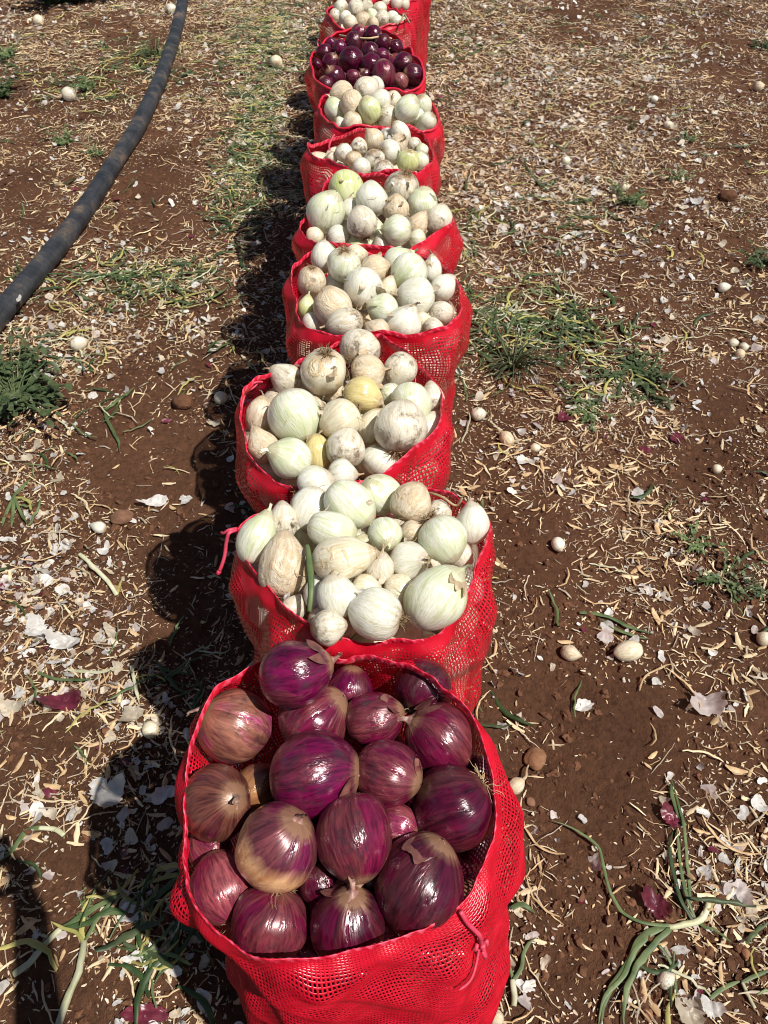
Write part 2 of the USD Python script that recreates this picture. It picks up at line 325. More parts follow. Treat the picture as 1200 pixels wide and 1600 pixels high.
OM['dirty'] = onion_white('onion_white_dirty', (.69, .64, .53), (.55, .48, .35), .61, dirt=.49)
OM['tan'] = onion_white('onion_tan_paper', (.66, .57, .43), (.50, .39, .27), .48, dirt=.57, rough=.36)
OM['cream'] = onion_white('onion_cream', (.72, .66, .51), (.60, .51, .33), .58, ((.56, .38, .17), (.68, .53, .30)), .62)
OM['lime'] = onion_white('onion_lime', (.62, .63, .36), (.42, .50, .14), .72, dirt=.64, green=((.68, .68, .48), .8, 1.25))
OM['yellow'] = onion_white('onion_yellow', (.68, .57, .27), (.56, .45, .19), .66, dirt=.64)

# ------------------------------------------------------------------ ground
def axis_coords(lo, hi, step, far):
    a = list(np.arange(lo, hi, step)); s = step
    while a[-1] < far: s *= 1.35; a.append(a[-1] + s)
    s = step
    b = []; x = lo
    while x > -far: s *= 1.35; x -= s; b.append(x)
    return np.array(b[::-1] + a)
gx = axis_coords(-2.3, 2.4, .0145, 400); gy = np.unique(np.r_[axis_coords(-.2, 2.4, .0105, 400)[axis_coords(-.2, 2.4, .0105, 400) < 2.4], np.arange(2.4, 6.6, .018), axis_coords(-.2, 6.6, .018, 400)[axis_coords(-.2, 6.6, .018, 400) > 6.6]])
X, Y = np.meshgrid(gx, gy)
Z = gz(X, Y)
Z = np.where((np.abs(X) > 12) | (np.abs(Y) > 16), 0, Z)
gv = np.stack([X, Y, Z], -1).reshape(-1, 3)
top_mesh('ground', gv, grid_faces(len(gy), len(gx)), soil, 'bare reddish brown field soil under the row of bags', None, None, 'structure')

# ------------------------------------------------------------------ bags: rim outlines as seen, on the rim plane
RIMS = [
 [(285,1330),(289,1260),(297,1195),(312,1135),(340,1085),(385,1050),(433,1028),(480,1020),(521,1028),(605,1037),(650,1050),(695,1085),(727,1112),(752,1163),(768,1220),(772,1280),(757,1327),(722,1392),(680,1434),(605,1471),(540,1485),(460,1499),(409,1501),(367,1480),(330,1448),(302,1405)],
 [(369,827),(378,858),(409,904),(443,946),(486,981),(547,988),(608,988),(666,984),(700,969),(723,935),(746,885),(764,812),(758,797),(723,783),(696,770),(658,762),(608,757),(532,762),(466,785),(417,802),(386,816)],
 [(376,645),(382,617),(401,601),(430,585),(468,563),(502,544),(537,525),(566,517),(597,531),(629,550),(651,569),(670,588),(686,610),(692,632),(688,661),(673,683),(645,708),(613,727),(582,740),(537,743),(487,745),(449,743),(417,727),(395,705),(384,680)],
 [(457,453),(460,427),(471,411),(487,397),(513,389),(553,385),(600,384),(655,395),(687,415),(703,429),(713,445),(719,469),(713,496),(697,512),(676,520),(633,528),(601,531),(553,527),(513,517),(479,507),(468,488),(464,467)],
 [(469,355),(476,339),(487,320),(505,299),(519,283),(545,277),(595,276),(649,291),(676,312),(700,331),(709,345),(703,355),(673,368),(647,381),(620,389),(580,389),(527,387),(495,379),(476,367)],
 [(481,234),(484,225),(499,216),(524,209),(562,205),(589,200),(612,190),(630,190),(652,198),(666,214),(674,229),(675,243),(668,259),(652,270),(634,273),(607,275),(576,271),(544,261),(513,250),(490,247)],
 [(498,166),(504,155),(517,148),(551,142),(596,140),(625,146),(652,153),(675,166),(682,180),(683,191),(673,198),(640,202),(607,203),(560,204),(535,202),(520,193),(508,180),(502,173)],
 [(487,101),(488,90),(497,74),(513,61),(533,53),(558,46),(576,43),(598,48),(619,58),(630,76),(643,92),(659,108),(663,119),(652,130),(637,137),(607,139),(576,144),(540,144),(513,141),(495,128),(489,115)],
 [(513,20),(515,13),(526,7),(551,5),(585,6),(607,11),(623,18),(634,22),(642,30),(634,37),(607,42),(562,43),(535,42),(520,34)],
]
NT = 256
TH = np.arange(NT) / NT * 2 * np.pi
class Bag: pass
bags = []
def polar_rim(P):
    c = (P.max(0) + P.min(0)) / 2
    a = np.arctan2(P[:, 1] - c[1], P[:, 0] - c[0]); r = np.hypot(P[:, 0] - c[0], P[:, 1] - c[1])
    o = np.argsort(a); a, r = a[o], r[o]
    rr = np.interp(TH, a, r, period=2 * np.pi)
    k = np.exp(-.5 * (np.arange(-8, 9) / 2.2) ** 2); k /= k.sum()
    rr = np.convolve(np.r_[rr[-8:], rr, rr[:8]], k, 'valid')
    return c, rr
for i in range(15):
    b = Bag(); b.i = i
    if i < 9:
        P = np.array([at(x, y, RIM)[:2] for x, y in RIMS[i]])
    else:
        cy = 3.53 + (i - 9) * .355; cx = [-.02, .03, .0, .05, .06, .05][i - 9]
        P = np.array([(cx + .165 * math.cos(t) + .01 * math.cos(3 * t + i), cy + .155 * math.sin(t)) for t in TH])
    b.c, b.rim = polar_rim(P)
    bags.append(b)
for i, b in enumerate(bags):
    b.ylo = -9 if i == 0 else (bags[i - 1].c[1] + bags[i - 1].rim[64] + b.c[1] - b.rim[192]) / 2
    b.yhi = 99 if i == 14 else (b.c[1] + b.rim[64] + bags[i + 1].c[1] - bags[i + 1].rim[192]) / 2
    rx = (b.rim[0] + b.rim[128]) / 2
    b.mid = .179 if i == 0 else np.clip(rx * 1.0, .160, .176)
    b.sh = np.array([.026, -.050]) if i == 0 else np.zeros(2)
    nzr = meshkit.fbm(np.stack([np.cos(TH) * 3.2 + i * 7, np.sin(TH) * 3.2, 0 * TH], -1), 3, 2) - .5
    b.rim = b.rim * (1.005 if i == 0 else 1.0) * (1 + (.025 if i == 0 else .05) * (meshkit.fbm(np.stack([np.cos(TH) * 4.5 + i * 9, np.sin(TH) * 4.5, 0 * TH + 3], -1), 2, 4) - .5))
    b.rh = RIM + .006 * np.sin(2 * TH + i) + .007 * np.sin(3 * TH + 2.1 * i) + .030 * nzr
    if i == 0: b.rh = b.rh + .012 * np.exp(-((TH - 1.9) / .6) ** 2)
def shift_at(b, h):
    h = np.asarray(h, float)
    return np.stack([b.sh[0] * np.clip((RIM - h) / .12, 0, 1), b.sh[1] * np.clip((RIM - h) / .40, 0, 1)], -1)
def base_radius(b, th, h):
    """bag outline without lumps: rim -> bulging belly -> base"""
    k = np.interp(th, TH, b.rim, period=2 * np.pi)
    u = np.clip((RIM - h) / RIM, 0, 1)
    sq = 1 + .05 * np.cos(4 * th + b.i)
    belly = (np.interp(u, [0, .28, .52, .8, 1], [.168, .174, .196, .196, .18]) * (1 - .025 * np.cos(4 * th)) if b.i == 0 else b.mid * sq * (1 + .05 * np.sin(np.pi * u)))
    w = np.clip(u / .28, 0, 1); w = w * w * (3 - 2 * w)
    r = k * (1 - w) + belly * w + (.008 if b.i == 0 else .018) * np.sin(np.pi * np.clip(u / .22, 0, 1))
    foot = np.clip((u - .9) / .1, 0, 1)
    return r * (1 - .16 * foot ** 2)

# ------------------------------------------------------------------ onions on top: px, py, radius px, length/width, look, neck angle in picture, neck tilt to viewer, features, words
T = [[], [], [], [], []]
T[0] = [
 (461,1056,53,1.18,'vivid',18,5,'ns','plump bright purple onion with frayed tan neck at the back rim of the front bag', .05),
 (545,1078,36,.95,'vivid',80,20,'','plain dark magenta onion between two others at the back of the front bag'),
 (661,1077,44,.92,'deep',60,-30,'r','shiny dark crimson onion in the back corner of the front bag beside soil'),
 (368,1135,55,1.0,'tanred',150,15,'ns','pinkish tan onion with a torn skin showing pink, front bag shadow side'),
 (492,1122,56,.88,'mauve',35,25,'','round mauve onion with one broad highlight near the back of the front bag'),
 (584,1124,42,1.1,'mauve',20,10,'s','slim striped mauve onion with torn tan edge in the front bag'),
 (687,1154,56,.95,'mauve',150,20,'ns','broad onion with cracked tan skin and white neck in the front bag'),
 (489,1210,66,1.0,'vivid',0,8,'ns','biggest vivid purple onion with pointed peeling neck amid the front bag'),
 (605,1208,50,1.12,'mauve',-20,20,'s','upright striped onion with pale peel flap right of the vivid purple one'),
 (340,1254,55,1.0,'bronze',10,62,'n','golden bronze onion with its dark neck scar facing up, front bag rim'),
 (402,1232,36,1.05,'bronze',40,-20,'','brown conical onion tucked behind the golden bronze one'),
 (433,1324,62,1.0,'gold',50,42,'n','half golden half purple onion with small dark neck in the front bag'),
 (554,1306,60,.98,'mauve',-85,2,'n','ribbed magenta onion with tail pointing to the viewer, front bag middle'),
 (620,1290,32,1.05,'rosy',-30,10,'','small pink onion half hidden behind the ribbed magenta one'),
 (708,1264,63,.96,'deep',-140,-12,'r','dark purple onion with grey cracked skin and curly roots by the rim'),
 (652,1383,70,.98,'deep',60,20,'s','very large dark purple onion with violet peel stripe at the front rim'),
 (349,1387,50,.98,'rosy',110,-10,'r','rosy pink onion with roots against the front bag inner rim'),
 (421,1441,57,.93,'mauve',-110,-35,'rs','mauve onion with straw roots on top and purple slit at the front rim'),
 (542,1446,58,.92,'deep',80,48,'ns','dark onion topped by a curled papery white neck at the front rim'),
 (328,1326,33,1.0,'rosy',120,10,'','pinkish tan onion low behind the rim below the golden bronze one'),
 (498,1378,33,1.0,'deep',100,10,'s','deep dark onion with torn brown skin below the half golden one'),
 (742,1320,28,1.0,'deep',100,10,'','small deep purple onion under the one with curly roots'),
 (745,1205,26,1.0,'deep',90,10,'','dark onion deep at the sunny rim behind the cracked tan one'),
 (578,1375,30,1.0,'deep',90,10,'','hidden dark onion between the ribbed magenta and the very large one'),
]
T[1] = [
 (402,843,31,1.32,'green',68,5,'n','pale green onion standing with pointed tip at the tied corner of the second bag'),
 (443,816,24,1.2,'dirty',90,0,'','shaded dirty onion behind the pointed green one in the second bag'),
 (442,887,39,1.2,'tan',88,-4,'r','long earthy white onion with roots pointing down, second bag shadow side'),
 (483,795,32,1.15,'white',-105,5,'n','white onion with its tip pointing down, back of the second bag'),
 (493,757,30,.85,'white',30,10,'r','flat white onion at the very back of the second bag'),
 (547,789,36,1.12,'green',-40,10,'n','greenish white onion with sprouting tip pointing aside, second bag back'),
 (519,829,31,1.28,'green',-10,5,'','long lying striped onion in the middle back of the second bag'),
 (592,774,32,.95,'green',120,40,'','smooth pale onion at the back rim of the second bag'),
 (642,787,30,.98,'tan',60,-20,'r','onion wrapped in rough dirty tan skin at the back of the second bag'),
 (683,803,22,.95,'dirty',0,-40,'r','soil caked onion with messy roots near the back corner of the second bag'),
 (738,820,27,1.12,'white',95,10,'','clean white onion at the sunny back corner of the second bag'),
 (601,836,26,.98,'green',-70,55,'n','small greenish onion with its tip facing the viewer in the second bag'),
 (643,831,17,1.0,'tan',30,0,'','broken scaly onion piece beside the greenish tip onion'),
 (691,845,37,.94,'green',-60,10,'r','green veined round onion on the sunny side of the second bag'),
 (532,876,38,1.22,'cream',10,5,'n','large cream onion with golden stain lying across the second bag'),
 (578,862,16,1.1,'tan',45,0,'','little tan onion behind the large cream one'),
 (596,892,24,1.18,'dirty',80,40,'n','dirty onion split by a dark slit in the middle of the second bag'),
 (638,877,30,.96,'white',0,45,'n','round white onion with small neck button in the second bag'),
 (530,934,32,1.1,'white',105,15,'n','white onion with nipple tip upward and rusty dirt, second bag front'),
 (570,917,20,1.0,'cream',0,0,'','small cream onion wedged behind the nipple tipped one'),
 (585,958,40,1.0,'white',165,-12,'r','big white onion showing a wide brown root mat at the front of the second bag'),
 (677,935,46,1.18,'green',48,5,'ns','largest greenish onion with bright green tear line, second bag front corner'),
 (496,927,22,1.3,'white',80,0,'','narrow white onion beside the green leaf stalk, second bag'),
 (512,978,27,.9,'dirty',10,-10,'','low dirty onion at the front rim of the second bag'),
 (458,952,19,1.1,'dirty',60,0,'','small dirty onion at the shaded front rim of the second bag'),
 (718,866,20,1.1,'dirty',-60,0,'','grubby onion beside the sunny rim of the second bag'),
 (624,921,24,1.0,'cream',0,0,'s','onion with loose tan paper skin behind the biggest root mat'),
 (679,882,20,1.0,'tan',0,0,'','shadowed tan onion below the green veined round one'),
 (556,912,18,1.0,'tan',0,0,'','half buried onion below the large cream one'),
]
T[2] = [
 (563,545,31,.95,'dirty',60,-45,'r','topmost white onion with dark root star at the back of the third bag'),
 (506,582,35,.98,'cream',-100,-40,'r','cream onion with straw root tuft on its top, third bag'),
 (449,593,24,.95,'dirty',150,0,'n','soil blotched onion at the shaded rim of the third bag'),
 (574,582,28,.9,'tan',10,-5,'','papery onion below the topmost one in the third bag'),
 (626,577,25,1.0,'dirty',-120,10,'','onion with a black soil patch at the back of the third bag'),
 (566,618,29,.97,'yellow',-20,30,'n','golden smooth onion in the middle of the third bag'),
 (611,617,18,1.0,'green',0,0,'','small onion behind the golden smooth one'),
 (642,629,31,.97,'green',-80,45,'n','greenish onion with green neck scar on the sunny side of the third bag'),
 (677,626,20,1.35,'dirty',100,0,'','earthy upright onion at the sunny rim of the third bag'),
 (533,656,31,.96,'cream',-150,20,'','cream onion with sunlit veins in the middle of the third bag'),
 (461,650,41,1.0,'green',-70,10,'n','biggest white onion of the third bag with greenish side'),
 (406,650,23,1.2,'tan',80,0,'','veined onion in the shaded corner of the third bag'),
 (624,670,40,.94,'dirty',80,-12,'r','large striped onion with dark root scar below, third bag'),
 (582,667,24,1.2,'cream',60,0,'','tan sided onion squeezed beside the large striped one'),
 (539,702,30,.95,'dirty',80,-25,'r','onion speckled with black dirt at the front of the third bag'),
 (496,708,23,1.3,'yellow',95,0,'s','yellow onion with open skin beside the black speckled one'),
 (455,716,32,.95,'green',160,25,'n','greenish onion with cut green neck at the front rim of the third bag'),
 (412,699,24,1.05,'tan',120,0,'','rusty tan skinned onion at the shaded front rim of the third bag'),
 (594,720,28,.82,'white',45,10,'','white onion against the front rim of the third bag'),
 (533,741,24,.8,'white',0,0,'','barely showing onion at the front rim of the third bag'),
 (671,668,19,1.2,'white',70,0,'','pale onion behind the net at the sunny rim of the third bag'),
 (525,612,18,1.1,'tan',60,0,'n','dry necked onion below the root tuft one, third bag'),
 (645,702,22,1.0,'tan',0,0,'','pinkish shaded onion low at the sunny front of the third bag'),
 (488,634,15,1.0,'tan',0,0,'','little onion hidden behind the biggest one of the third bag'),
]
T[3] = [
 (507,403,21,1.05,'white',90,-10,'','white onion with earthy underside, back corner of the fourth bag'),
 (537,416,26,.98,'green',-90,-35,'r','glossy onion with brown root plate on top, back of the fourth bag'),
 (556,397,15,1.0,'cream',0,0,'','small cream onion at the back rim of the fourth bag'),
 (585,421,21,.97,'tan',20,0,'s','cracked tan paper onion in the back middle of the fourth bag'),
 (621,410,22,1.05,'green',30,0,'n','pale green onion with neck lying at the back of the fourth bag'),
 (639,424,27,.97,'green',-150,10,'n','large greenish onion with dark specks in the fourth bag'),
 (675,424,18,1.12,'white',90,20,'','clean oval onion at the sunny back rim of the fourth bag'),
 (692,451,20,1.0,'white',45,0,'n','pointed white onion leaning on the sunny rim of the fourth bag'),
 (487,441,22,1.1,'tan',-90,-30,'r','onion with large brown root beard at the shaded rim of the fourth bag'),
 (523,446,17,1.2,'white',80,0,'n','skinny necked onion beside the root bearded one'),
 (568,449,29,.98,'white',-95,30,'n','big smooth onion with green cut neck amid the fourth bag'),
 (606,451,14,1.2,'cream',70,0,'','sliver of onion behind the big smooth one'),
 (651,464,29,.95,'white',175,15,'n','big pearly onion with its neck pointing aside, fourth bag'),
 (520,481,29,1.0,'tan',110,0,'r','pinkish veined big onion on the shaded side of the fourth bag'),
 (599,484,23,.98,'green',160,20,'','pale green round onion in the front middle of the fourth bag'),
 (479,481,14,1.2,'lime',80,0,'','lime green onion at the shaded rim of the fourth bag'),
 (540,504,24,1.2,'dirty',190,0,'rn','lying onion with brown roots at its end, fourth bag front'),
 (629,507,26,.98,'white',60,20,'','shiny clean onion at the front rim of the fourth bag'),
 (689,489,18,1.05,'dirty',0,0,'','soil stained onion in the sunny front corner of the fourth bag'),
 (489,505,17,.95,'white',30,0,'','white onion peeking over the shaded front rim of the fourth bag'),
 (591,518,20,.9,'tan',150,0,'','tan onion peeking over the front rim of the fourth bag'),
 (660,501,13,1.0,'cream',0,0,'','small cream onion between the shiny clean and the stained one'),
 (676,512,15,.9,'dirty',0,0,'','dirty onion low in the sunny front corner of the fourth bag'),
]
T[4] = [
 (541,295,26,1.02,'lime',-70,30,'n','yellow green onion sticking up at the back of the fifth bag'),
 (580,313,25,.98,'white',90,-25,'r','white onion with tan root plate at the top middle of the fifth bag'),
 (628,295,26,.95,'dirty',-110,-30,'r','white onion with brown root knot at the back of the fifth bag'),
 (660,320,23,.98,'green',80,10,'','pale green shiny onion on the sunny side of the fifth bag'),
 (508,333,29,1.02,'green',60,20,'s','white onion with loose flaky skin at the shaded rim of the fifth bag'),
 (565,351,23,1.02,'dirty',110,-10,'r','earthy rooted onion in the middle of the fifth bag'),
 (619,328,19,1.05,'tan',90,0,'s','torn skinned onion in the back middle of the fifth bag'),
 (620,361,22,.95,'green',175,0,'','smooth greenish onion in the front middle of the fifth bag'),
 (652,352,16,1.2,'tan',60,0,'n','thick necked tan onion near the sunny side of the fifth bag'),
 (685,345,21,1.0,'dirty',70,-15,'r','onion with rusty base against the sunny rim of the fifth bag'),
 (529,371,17,.95,'white',0,0,'','white onion by the shaded front rim of the fifth bag'),
 (557,381,17,.9,'lime',10,0,'','lime green onion just over the front rim of the fifth bag'),
 (491,369,13,1.0,'cream',0,0,'','small cream onion in the shaded front corner of the fifth bag'),
 (597,384,16,.9,'dirty',0,0,'','dark dirty onion at the front rim of the fifth bag'),
 (548,328,15,1.1,'white',90,0,'','half hidden onion below the yellow green one, fifth bag'),
 (652,373,14,.9,'green',0,0,'','small greenish onion at the sunny front rim of the fifth bag'),
]
FAR = {5: [(585,218,15),(561,230,13),(537,239,13),(553,249,13),(585,250,16),(609,237,17),(625,207,15,'p'),(622,225,14),(648,227,11),(659,235,10),(638,252,17,'lime'),(658,252,12),(565,262,14),(600,267,16),(519,246,9),(605,211,11)],
       6: [(535,146,17),(549,162,18),(571,140,18),(587,134,13),(578,173,18,'lime'),(523,172,16,'green'),(597,157,15),(614,157,13),(606,182,17,'dirty'),(636,171,19),(660,165,15,'green'),(651,181,12),(667,191,14,'green'),(550,192,15,'cream'),(531,194,10),(579,193,13)],
       7: [(549,94,19),(580,101,16),(601,117,19),(630,99,15),(646,117,15),(522,121,16),(517,99,14),(507,82,12),(496,101,8),(531,75,12),(553,66,14),(598,67,12),(618,74,11),(579,81,13),(597,88,11),(562,53,13),(583,54,13),(552,121,11),(510,133,12),(625,127,12,'tanred'),(517,67,8),(570,118,10)],
       8: [(524,24,9),(540,28,10),(556,13,12),(547,36,11),(567,31,11),(580,25,10),(597,29,11),(594,14,10),(613,27,9),(533,12,11),(573,11,10),(621,34,9),(583,37,9),(634,33,6)],
       9: [(538,-8,10),(551,-3,10),(575,-2,10),(600,2,10),(620,4,9),(588,-10,10),(632,6,8),(607,-9,9),(563,-14,10),(640,-6,8),(525,-7,9)]}
ORD = ['first', 'second', 'third', 'fourth', 'fifth', 'sixth', 'seventh', 'eighth', 'ninth', 'tenth', 'eleventh', 'twelfth', 'thirteenth', 'fourteenth', 'fifteenth']
for bi, rows in FAR.items():
    out = []
    ys = sorted(r[1] for r in rows); q1, q2 = ys[len(ys) // 3], ys[2 * len(ys) // 3]
    row_of = lambda r: 0 if r[1] < q1 else (1 if r[1] < q2 else 2)
    for r in rows:
        same = sorted([s for s in rows if row_of(s) == row_of(r)], key=lambda s: s[0]); k = same.index(r)
        look = r[3] if len(r) > 3 else None
        if bi == 7: m, word = look or R.choice(['deep', 'deep', 'deep', 'vivid', 'mauve']), 'brown skinned' if look else 'dark red'
        else:
            m = R.choice(['white', 'white', 'green', 'dirty', 'tan', 'cream']) if look in (None, 'p') else look
            word = {'lime': 'yellow green', 'green': 'greenish', 'dirty': 'soil marked', 'tan': 'tan', 'cream': 'cream', 'white': 'white'}[m]
        pos = ORD[k] + ' from the hose side' if k < len(same) - 1 or len(same) == 1 else 'last from the hose side'
        w = f"{word} onion, {pos} in the {['back', 'middle', 'front'][row_of(r)]} row of the {ORD[bi]} bag"
        out.append((r[0], r[1], r[2], 1.3 if look == 'p' else R.uniform(.9, 1.12), m, R.uniform(0, 360), R.uniform(-40, 40), R.choice(['n', 'r', '', 'n']) if bi < 8 else '', w))
    T.append(out)
DOME = [(-.030, .030), (-.012, .042), (-.02, .03), (-.02, .03), (-.015, .035), (-.025, .02), (-.01, .045), (-.02, .035), (-.015, .03), (-.015, .03)]
onions = []
for bi, rows in enumerate(T):
    b = bags[bi]; items = []
    for row in rows:
        px, py, r = row[:3]
        z = RIM
        for _ in range(3):
            p = at(px, py, z); d = p[:2] - b.c
            q = np.hypot(*d) / np.interp(math.atan2(d[1], d[0]) % (2 * np.pi), TH, b.rim, period=2 * np.pi)
            z = RIM + DOME[bi][0] + DOME[bi][1] * (1 - min(q, 1.1) ** 2) + (.018 * max(0.0, d[1] / .15) if bi else -.019 * np.clip(q - .35, 0, .5) / .5 * (1 if d[1] < .03 or abs(d[0]) > .1 else .3))
        depth = (p - CAM) @ FWD
        items.append([p, r * depth / FPX, row])
    P = np.array([i[0] for i in items]); Rr = np.array([i[1] for i in items]); rpx = np.array([i[2][2] for i in items], float) * (1.045 if bi == 0 else 1.06)
    D = np.array([ray(i[2][0], i[2][1]) for i in items])
    big = np.percentile(Rr, 75)
    dz = np.array([(i[2][9] if len(i[2]) > 9 else 0.0) for i in items])
    P = P - D * ((dz - .9 * np.clip(big - Rr, 0, .02)) / np.abs(D[:, 2]))[:, None] * 1.0
    T0 = np.einsum('ij,ij->i', P - CAM, D); t = T0.copy(); lat = np.zeros_like(P)
    cosf = D @ FWD
    for it in range(240):
        Rr = rpx * t * cosf / FPX * .99; P = CAM + D * t[:, None] + lat
        mt = np.zeros(len(P)); ml = np.zeros_like(P)
        for a in range(len(P)):
            for c in range(a + 1, len(P)):
                d = P[c] - P[a]; dist = np.linalg.norm(d); need = (Rr[a] + Rr[c]) * (.90 if bi == 0 else .93)
                if dist < need and dist > 1e-6:
                    ov = need - dist; n = d / dist
                    ratio = rpx[a] / rpx[c]
                    s = 1.0 if ratio > 1.35 else -1.0 if ratio < .74 else (1.0 if t[c] > t[a] else -1.0)   # s: c goes away from the viewer
                    wa, wc = Rr[c] / (Rr[a] + Rr[c]), Rr[a] / (Rr[a] + Rr[c])
                    mt[a] -= s * ov * .35 * wa * .7; mt[c] += s * ov * .35 * wc * 1.3
                    ml[a] -= n * ov * .03; ml[c] += n * ov * .03
        t = t + np.clip(mt, -.004, .004) + (T0 - t) * .02; lat = (lat + ml) * .97
    for k, it_ in enumerate(items):
        it_[0] = P[k]; onions.append((bi, P[k], Rr[k], it_[2]))
    b.top = (P, Rr)

def bulb_mesh(el, seed, nr=22, ns=30, neck=1.0):
    r_ = np.random.default_rng(seed)
    t = np.linspace(0, np.pi, nr)
    rad = np.sin(t) ** r_.uniform(.86, 1.0); z = np.cos(t) * el
    sh = r_.uniform(.04, .20) * neck       # shoulders drawn up towards the neck
    up = np.clip(z / el, 0, 1)
    rad = rad * (1 - .5 * sh * up ** 2); z = z + sh * 1.5 * up ** 7 * el
    rad[0] = .035; rad[-1] = .03
    z = z + .05 * np.clip(-z / el - .85, 0, 1)  # slight flat at the root plate
    ph = np.arange(ns) / ns * 2 * np.pi
    ridge = 1 + .012 * np.sin(ph * r_.integers(5, 9) + r_.uniform(0, 6)) + .02 * np.sin(2 * ph + r_.uniform(0, 6)) + .008 * np.sin(ph * r_.integers(9, 14) + r_.uniform(0, 6))
    V = np.stack([rad[:, None] * np.cos(ph) * ridge, rad[:, None] * np.sin(ph) * ridge, np.repeat(z[:, None], ns, 1)], -1)
    v = V.reshape(-1, 3)
    off = r_.uniform(0, 60, 3)
    nz = np.stack([meshkit.noise(v * 1.1 + off + 7 * k, 3) - .5 for k in range(3)], -1)
    tw = r_.uniform(-.35, .35)
    phv = np.tile(ph, nr); tt = np.repeat(t, ns); a = phv + tw * np.cos(tt)
    streak = np.stack([np.cos(a), np.sin(a), .22 * np.cos(tt)], 1) + off
    lat = np.repeat(np.cos(t), ns)
    rest = v + off
    v2 = v + nz * .13
    f = grid_faces(nr, ns, True)[:, ::-1]
    return v2, f, {'rest': rest, 'streak': streak, 'lat': lat}, V[0].mean(0), V[-1].mean(0)
def roots_mesh(base, seed, n=16, length=.5, thick=.016):
    r_ = np.random.default_rng(seed); parts = []
    for k in range(n):
        a = r_.uniform(0, 2 * np.pi); d = np.array([math.cos(a) * .9, math.sin(a) * .9, -r_.uniform(.05, .8)]); d /= np.linalg.norm(d)
        p = np.array([math.cos(a), math.sin(a), 0]) * r_.uniform(.02, .12) + base + np.array([0, 0, .03]); pts = [p]
        L = length * r_.uniform(.5, 1.3)
        for s in range(6):
            d = d + r_.normal(0, .42, 3); d /= np.linalg.norm(d); p = p + d * L / 6
            rr = np.linalg.norm(p[:2]); lim = 1.02
            if np.linalg.norm(p) < lim: p = p * (lim / np.linalg.norm(p))
            pts.append(p)
        parts.append(tube(spline(pts, 9), np.linspace(thick, thick * .4, 9), 3, cap=False))
    return join(parts)
def neck_mesh(tip, seed, length=.4, r0=.16):
    """dry twisted sheath: tapering tube with a torn, slightly opened end"""
    r_ = np.random.default_rng(seed); n, k = 9, 12
    bend = r_.normal(0, .5, 2)
    s = np.linspace(0, 1, n); P = np.stack([bend[0] * s ** 2 * length, bend[1] * s ** 2 * length, tip[2] - .09 + s * length], 1)
    a = np.arange(k) / k * 2 * np.pi
    rad = r0 * (1.5 * np.exp(-s * 5) + .45 + .25 * s ** 3)
    rag = 1 + .0 * a; v = []
    for i in range(n):
        fl = 1 - .6 * s[i]
        rr = rad[i] * (1 + .22 * np.sin(3 * a + 2 * s[i] + seed) + .12 * np.sin(5 * a + seed * 2 - 3 * s[i]))
        zz = r_.uniform(-.22, .12, k) * length * s[i] ** 4
        v.append(np.stack([P[i, 0] + rr * np.cos(a), P[i, 1] + rr * np.sin(a) * fl, P[i, 2] + zz], 1))
    return np.vstack(v), grid_faces(n, k, True)
def skin_mesh(el, seed, az, latc, w=.75, h=.7, lift=.02, curl=.28):
    """a flap of loose papery skin lying on the bulb with a ragged curled edge"""
    r_ = np.random.default_rng(seed); nu, nv = 12, 9
    u = np.linspace(-1, 1, nu); vv = np.linspace(0, 1, nv); out = []
    ragr = np.interp(np.linspace(0, 4, nu), range(5), r_.uniform(.45, 1.0, 5)) * r_.uniform(.93, 1.0, nu)
    for j in range(nv):
        for i in range(nu):
            la = latc - h * vv[j] * ragr[i]; a = az + u[i] * w * (1 - .5 * vv[j] ** 2)
            rr = 1.0 + lift + curl * (vv[j] ** 3) * (.5 + .5 * math.sin(3 * u[i] + seed)) + .05 * abs(u[i]) ** 3
            out.append((rr * math.cos(la) * math.cos(a), rr * math.cos(la) * math.sin(a), rr * math.sin(la) * el))
    return np.array(out), grid_faces(nv, nu)

RED = {'deep', 'vivid', 'mauve', 'rosy', 'tanred', 'gold', 'bronze'}
def make_onion(p, r, el, look, axis, feats, label, seed, group, name='red_onion', fine=True):
    if look in RED: el = 1 + (el - 1) * .5
    rt = rot_to(axis, seed * 1.7)
    path = xf(name, label, 'onion', group, mat4(rt, p, r))
    v, f, pv, tp, bt = bulb_mesh(el, seed, 22 if fine else 14, 30 if fine else 18, (1.25 if 'n' in feats else 1.0) * (.45 if look in RED else 1.0))
    mesh(path, 'bulb', v, f, OM[look], True, pv)
    red = look in RED
    if 'r' in feats: mesh(path, 'root_tuft', *roots_mesh(bt, seed, (20 if red else 38) if fine else 14, .55 if red else .42, (.014 if red else .024) if fine else .04), root_mat if red else root_brown)
    if 'n' in feats:
        nm = neck_red if red else (neck_green if look in ('green', 'lime') else neck_tan)
        mesh(path, 'neck', *neck_mesh(tp, seed, .42, .13 if red else .12), nm)
    if 's' in feats:
        mesh(path, 'loose_skin', *skin_mesh(el, seed, seed * 2.1, 1.25, .8, .75, .015, .10), flap_red if red else neck_tan)
    return path
for k, (bi, p, r, row) in enumerate(onions):
    px, py, rp, el, look, ang, elev, feats, words = row[:9]
    if bi < 5 and not feats and look not in RED: feats = ['n', 'r', 'nr', 's', 'n', 'ns'][k % 6]
    c, s = math.cos(math.radians(ang)), math.sin(math.radians(ang)); e = math.radians(elev)
    tc = -ray(px, py); up = UP - tc * (UP @ tc); up /= np.linalg.norm(up); ri = np.cross(up, tc)
    axis = math.cos(e) * (c * ri + s * up) + math.sin(e) * tc
    make_onion(p, r * (1 / el ** .33 if el > 1 else 1.0), el, look, axis, feats, words, 100 + k, 'onions heaped in the open mesh bags', 'red_onion' if look in RED else 'white_onion', bi < 5)

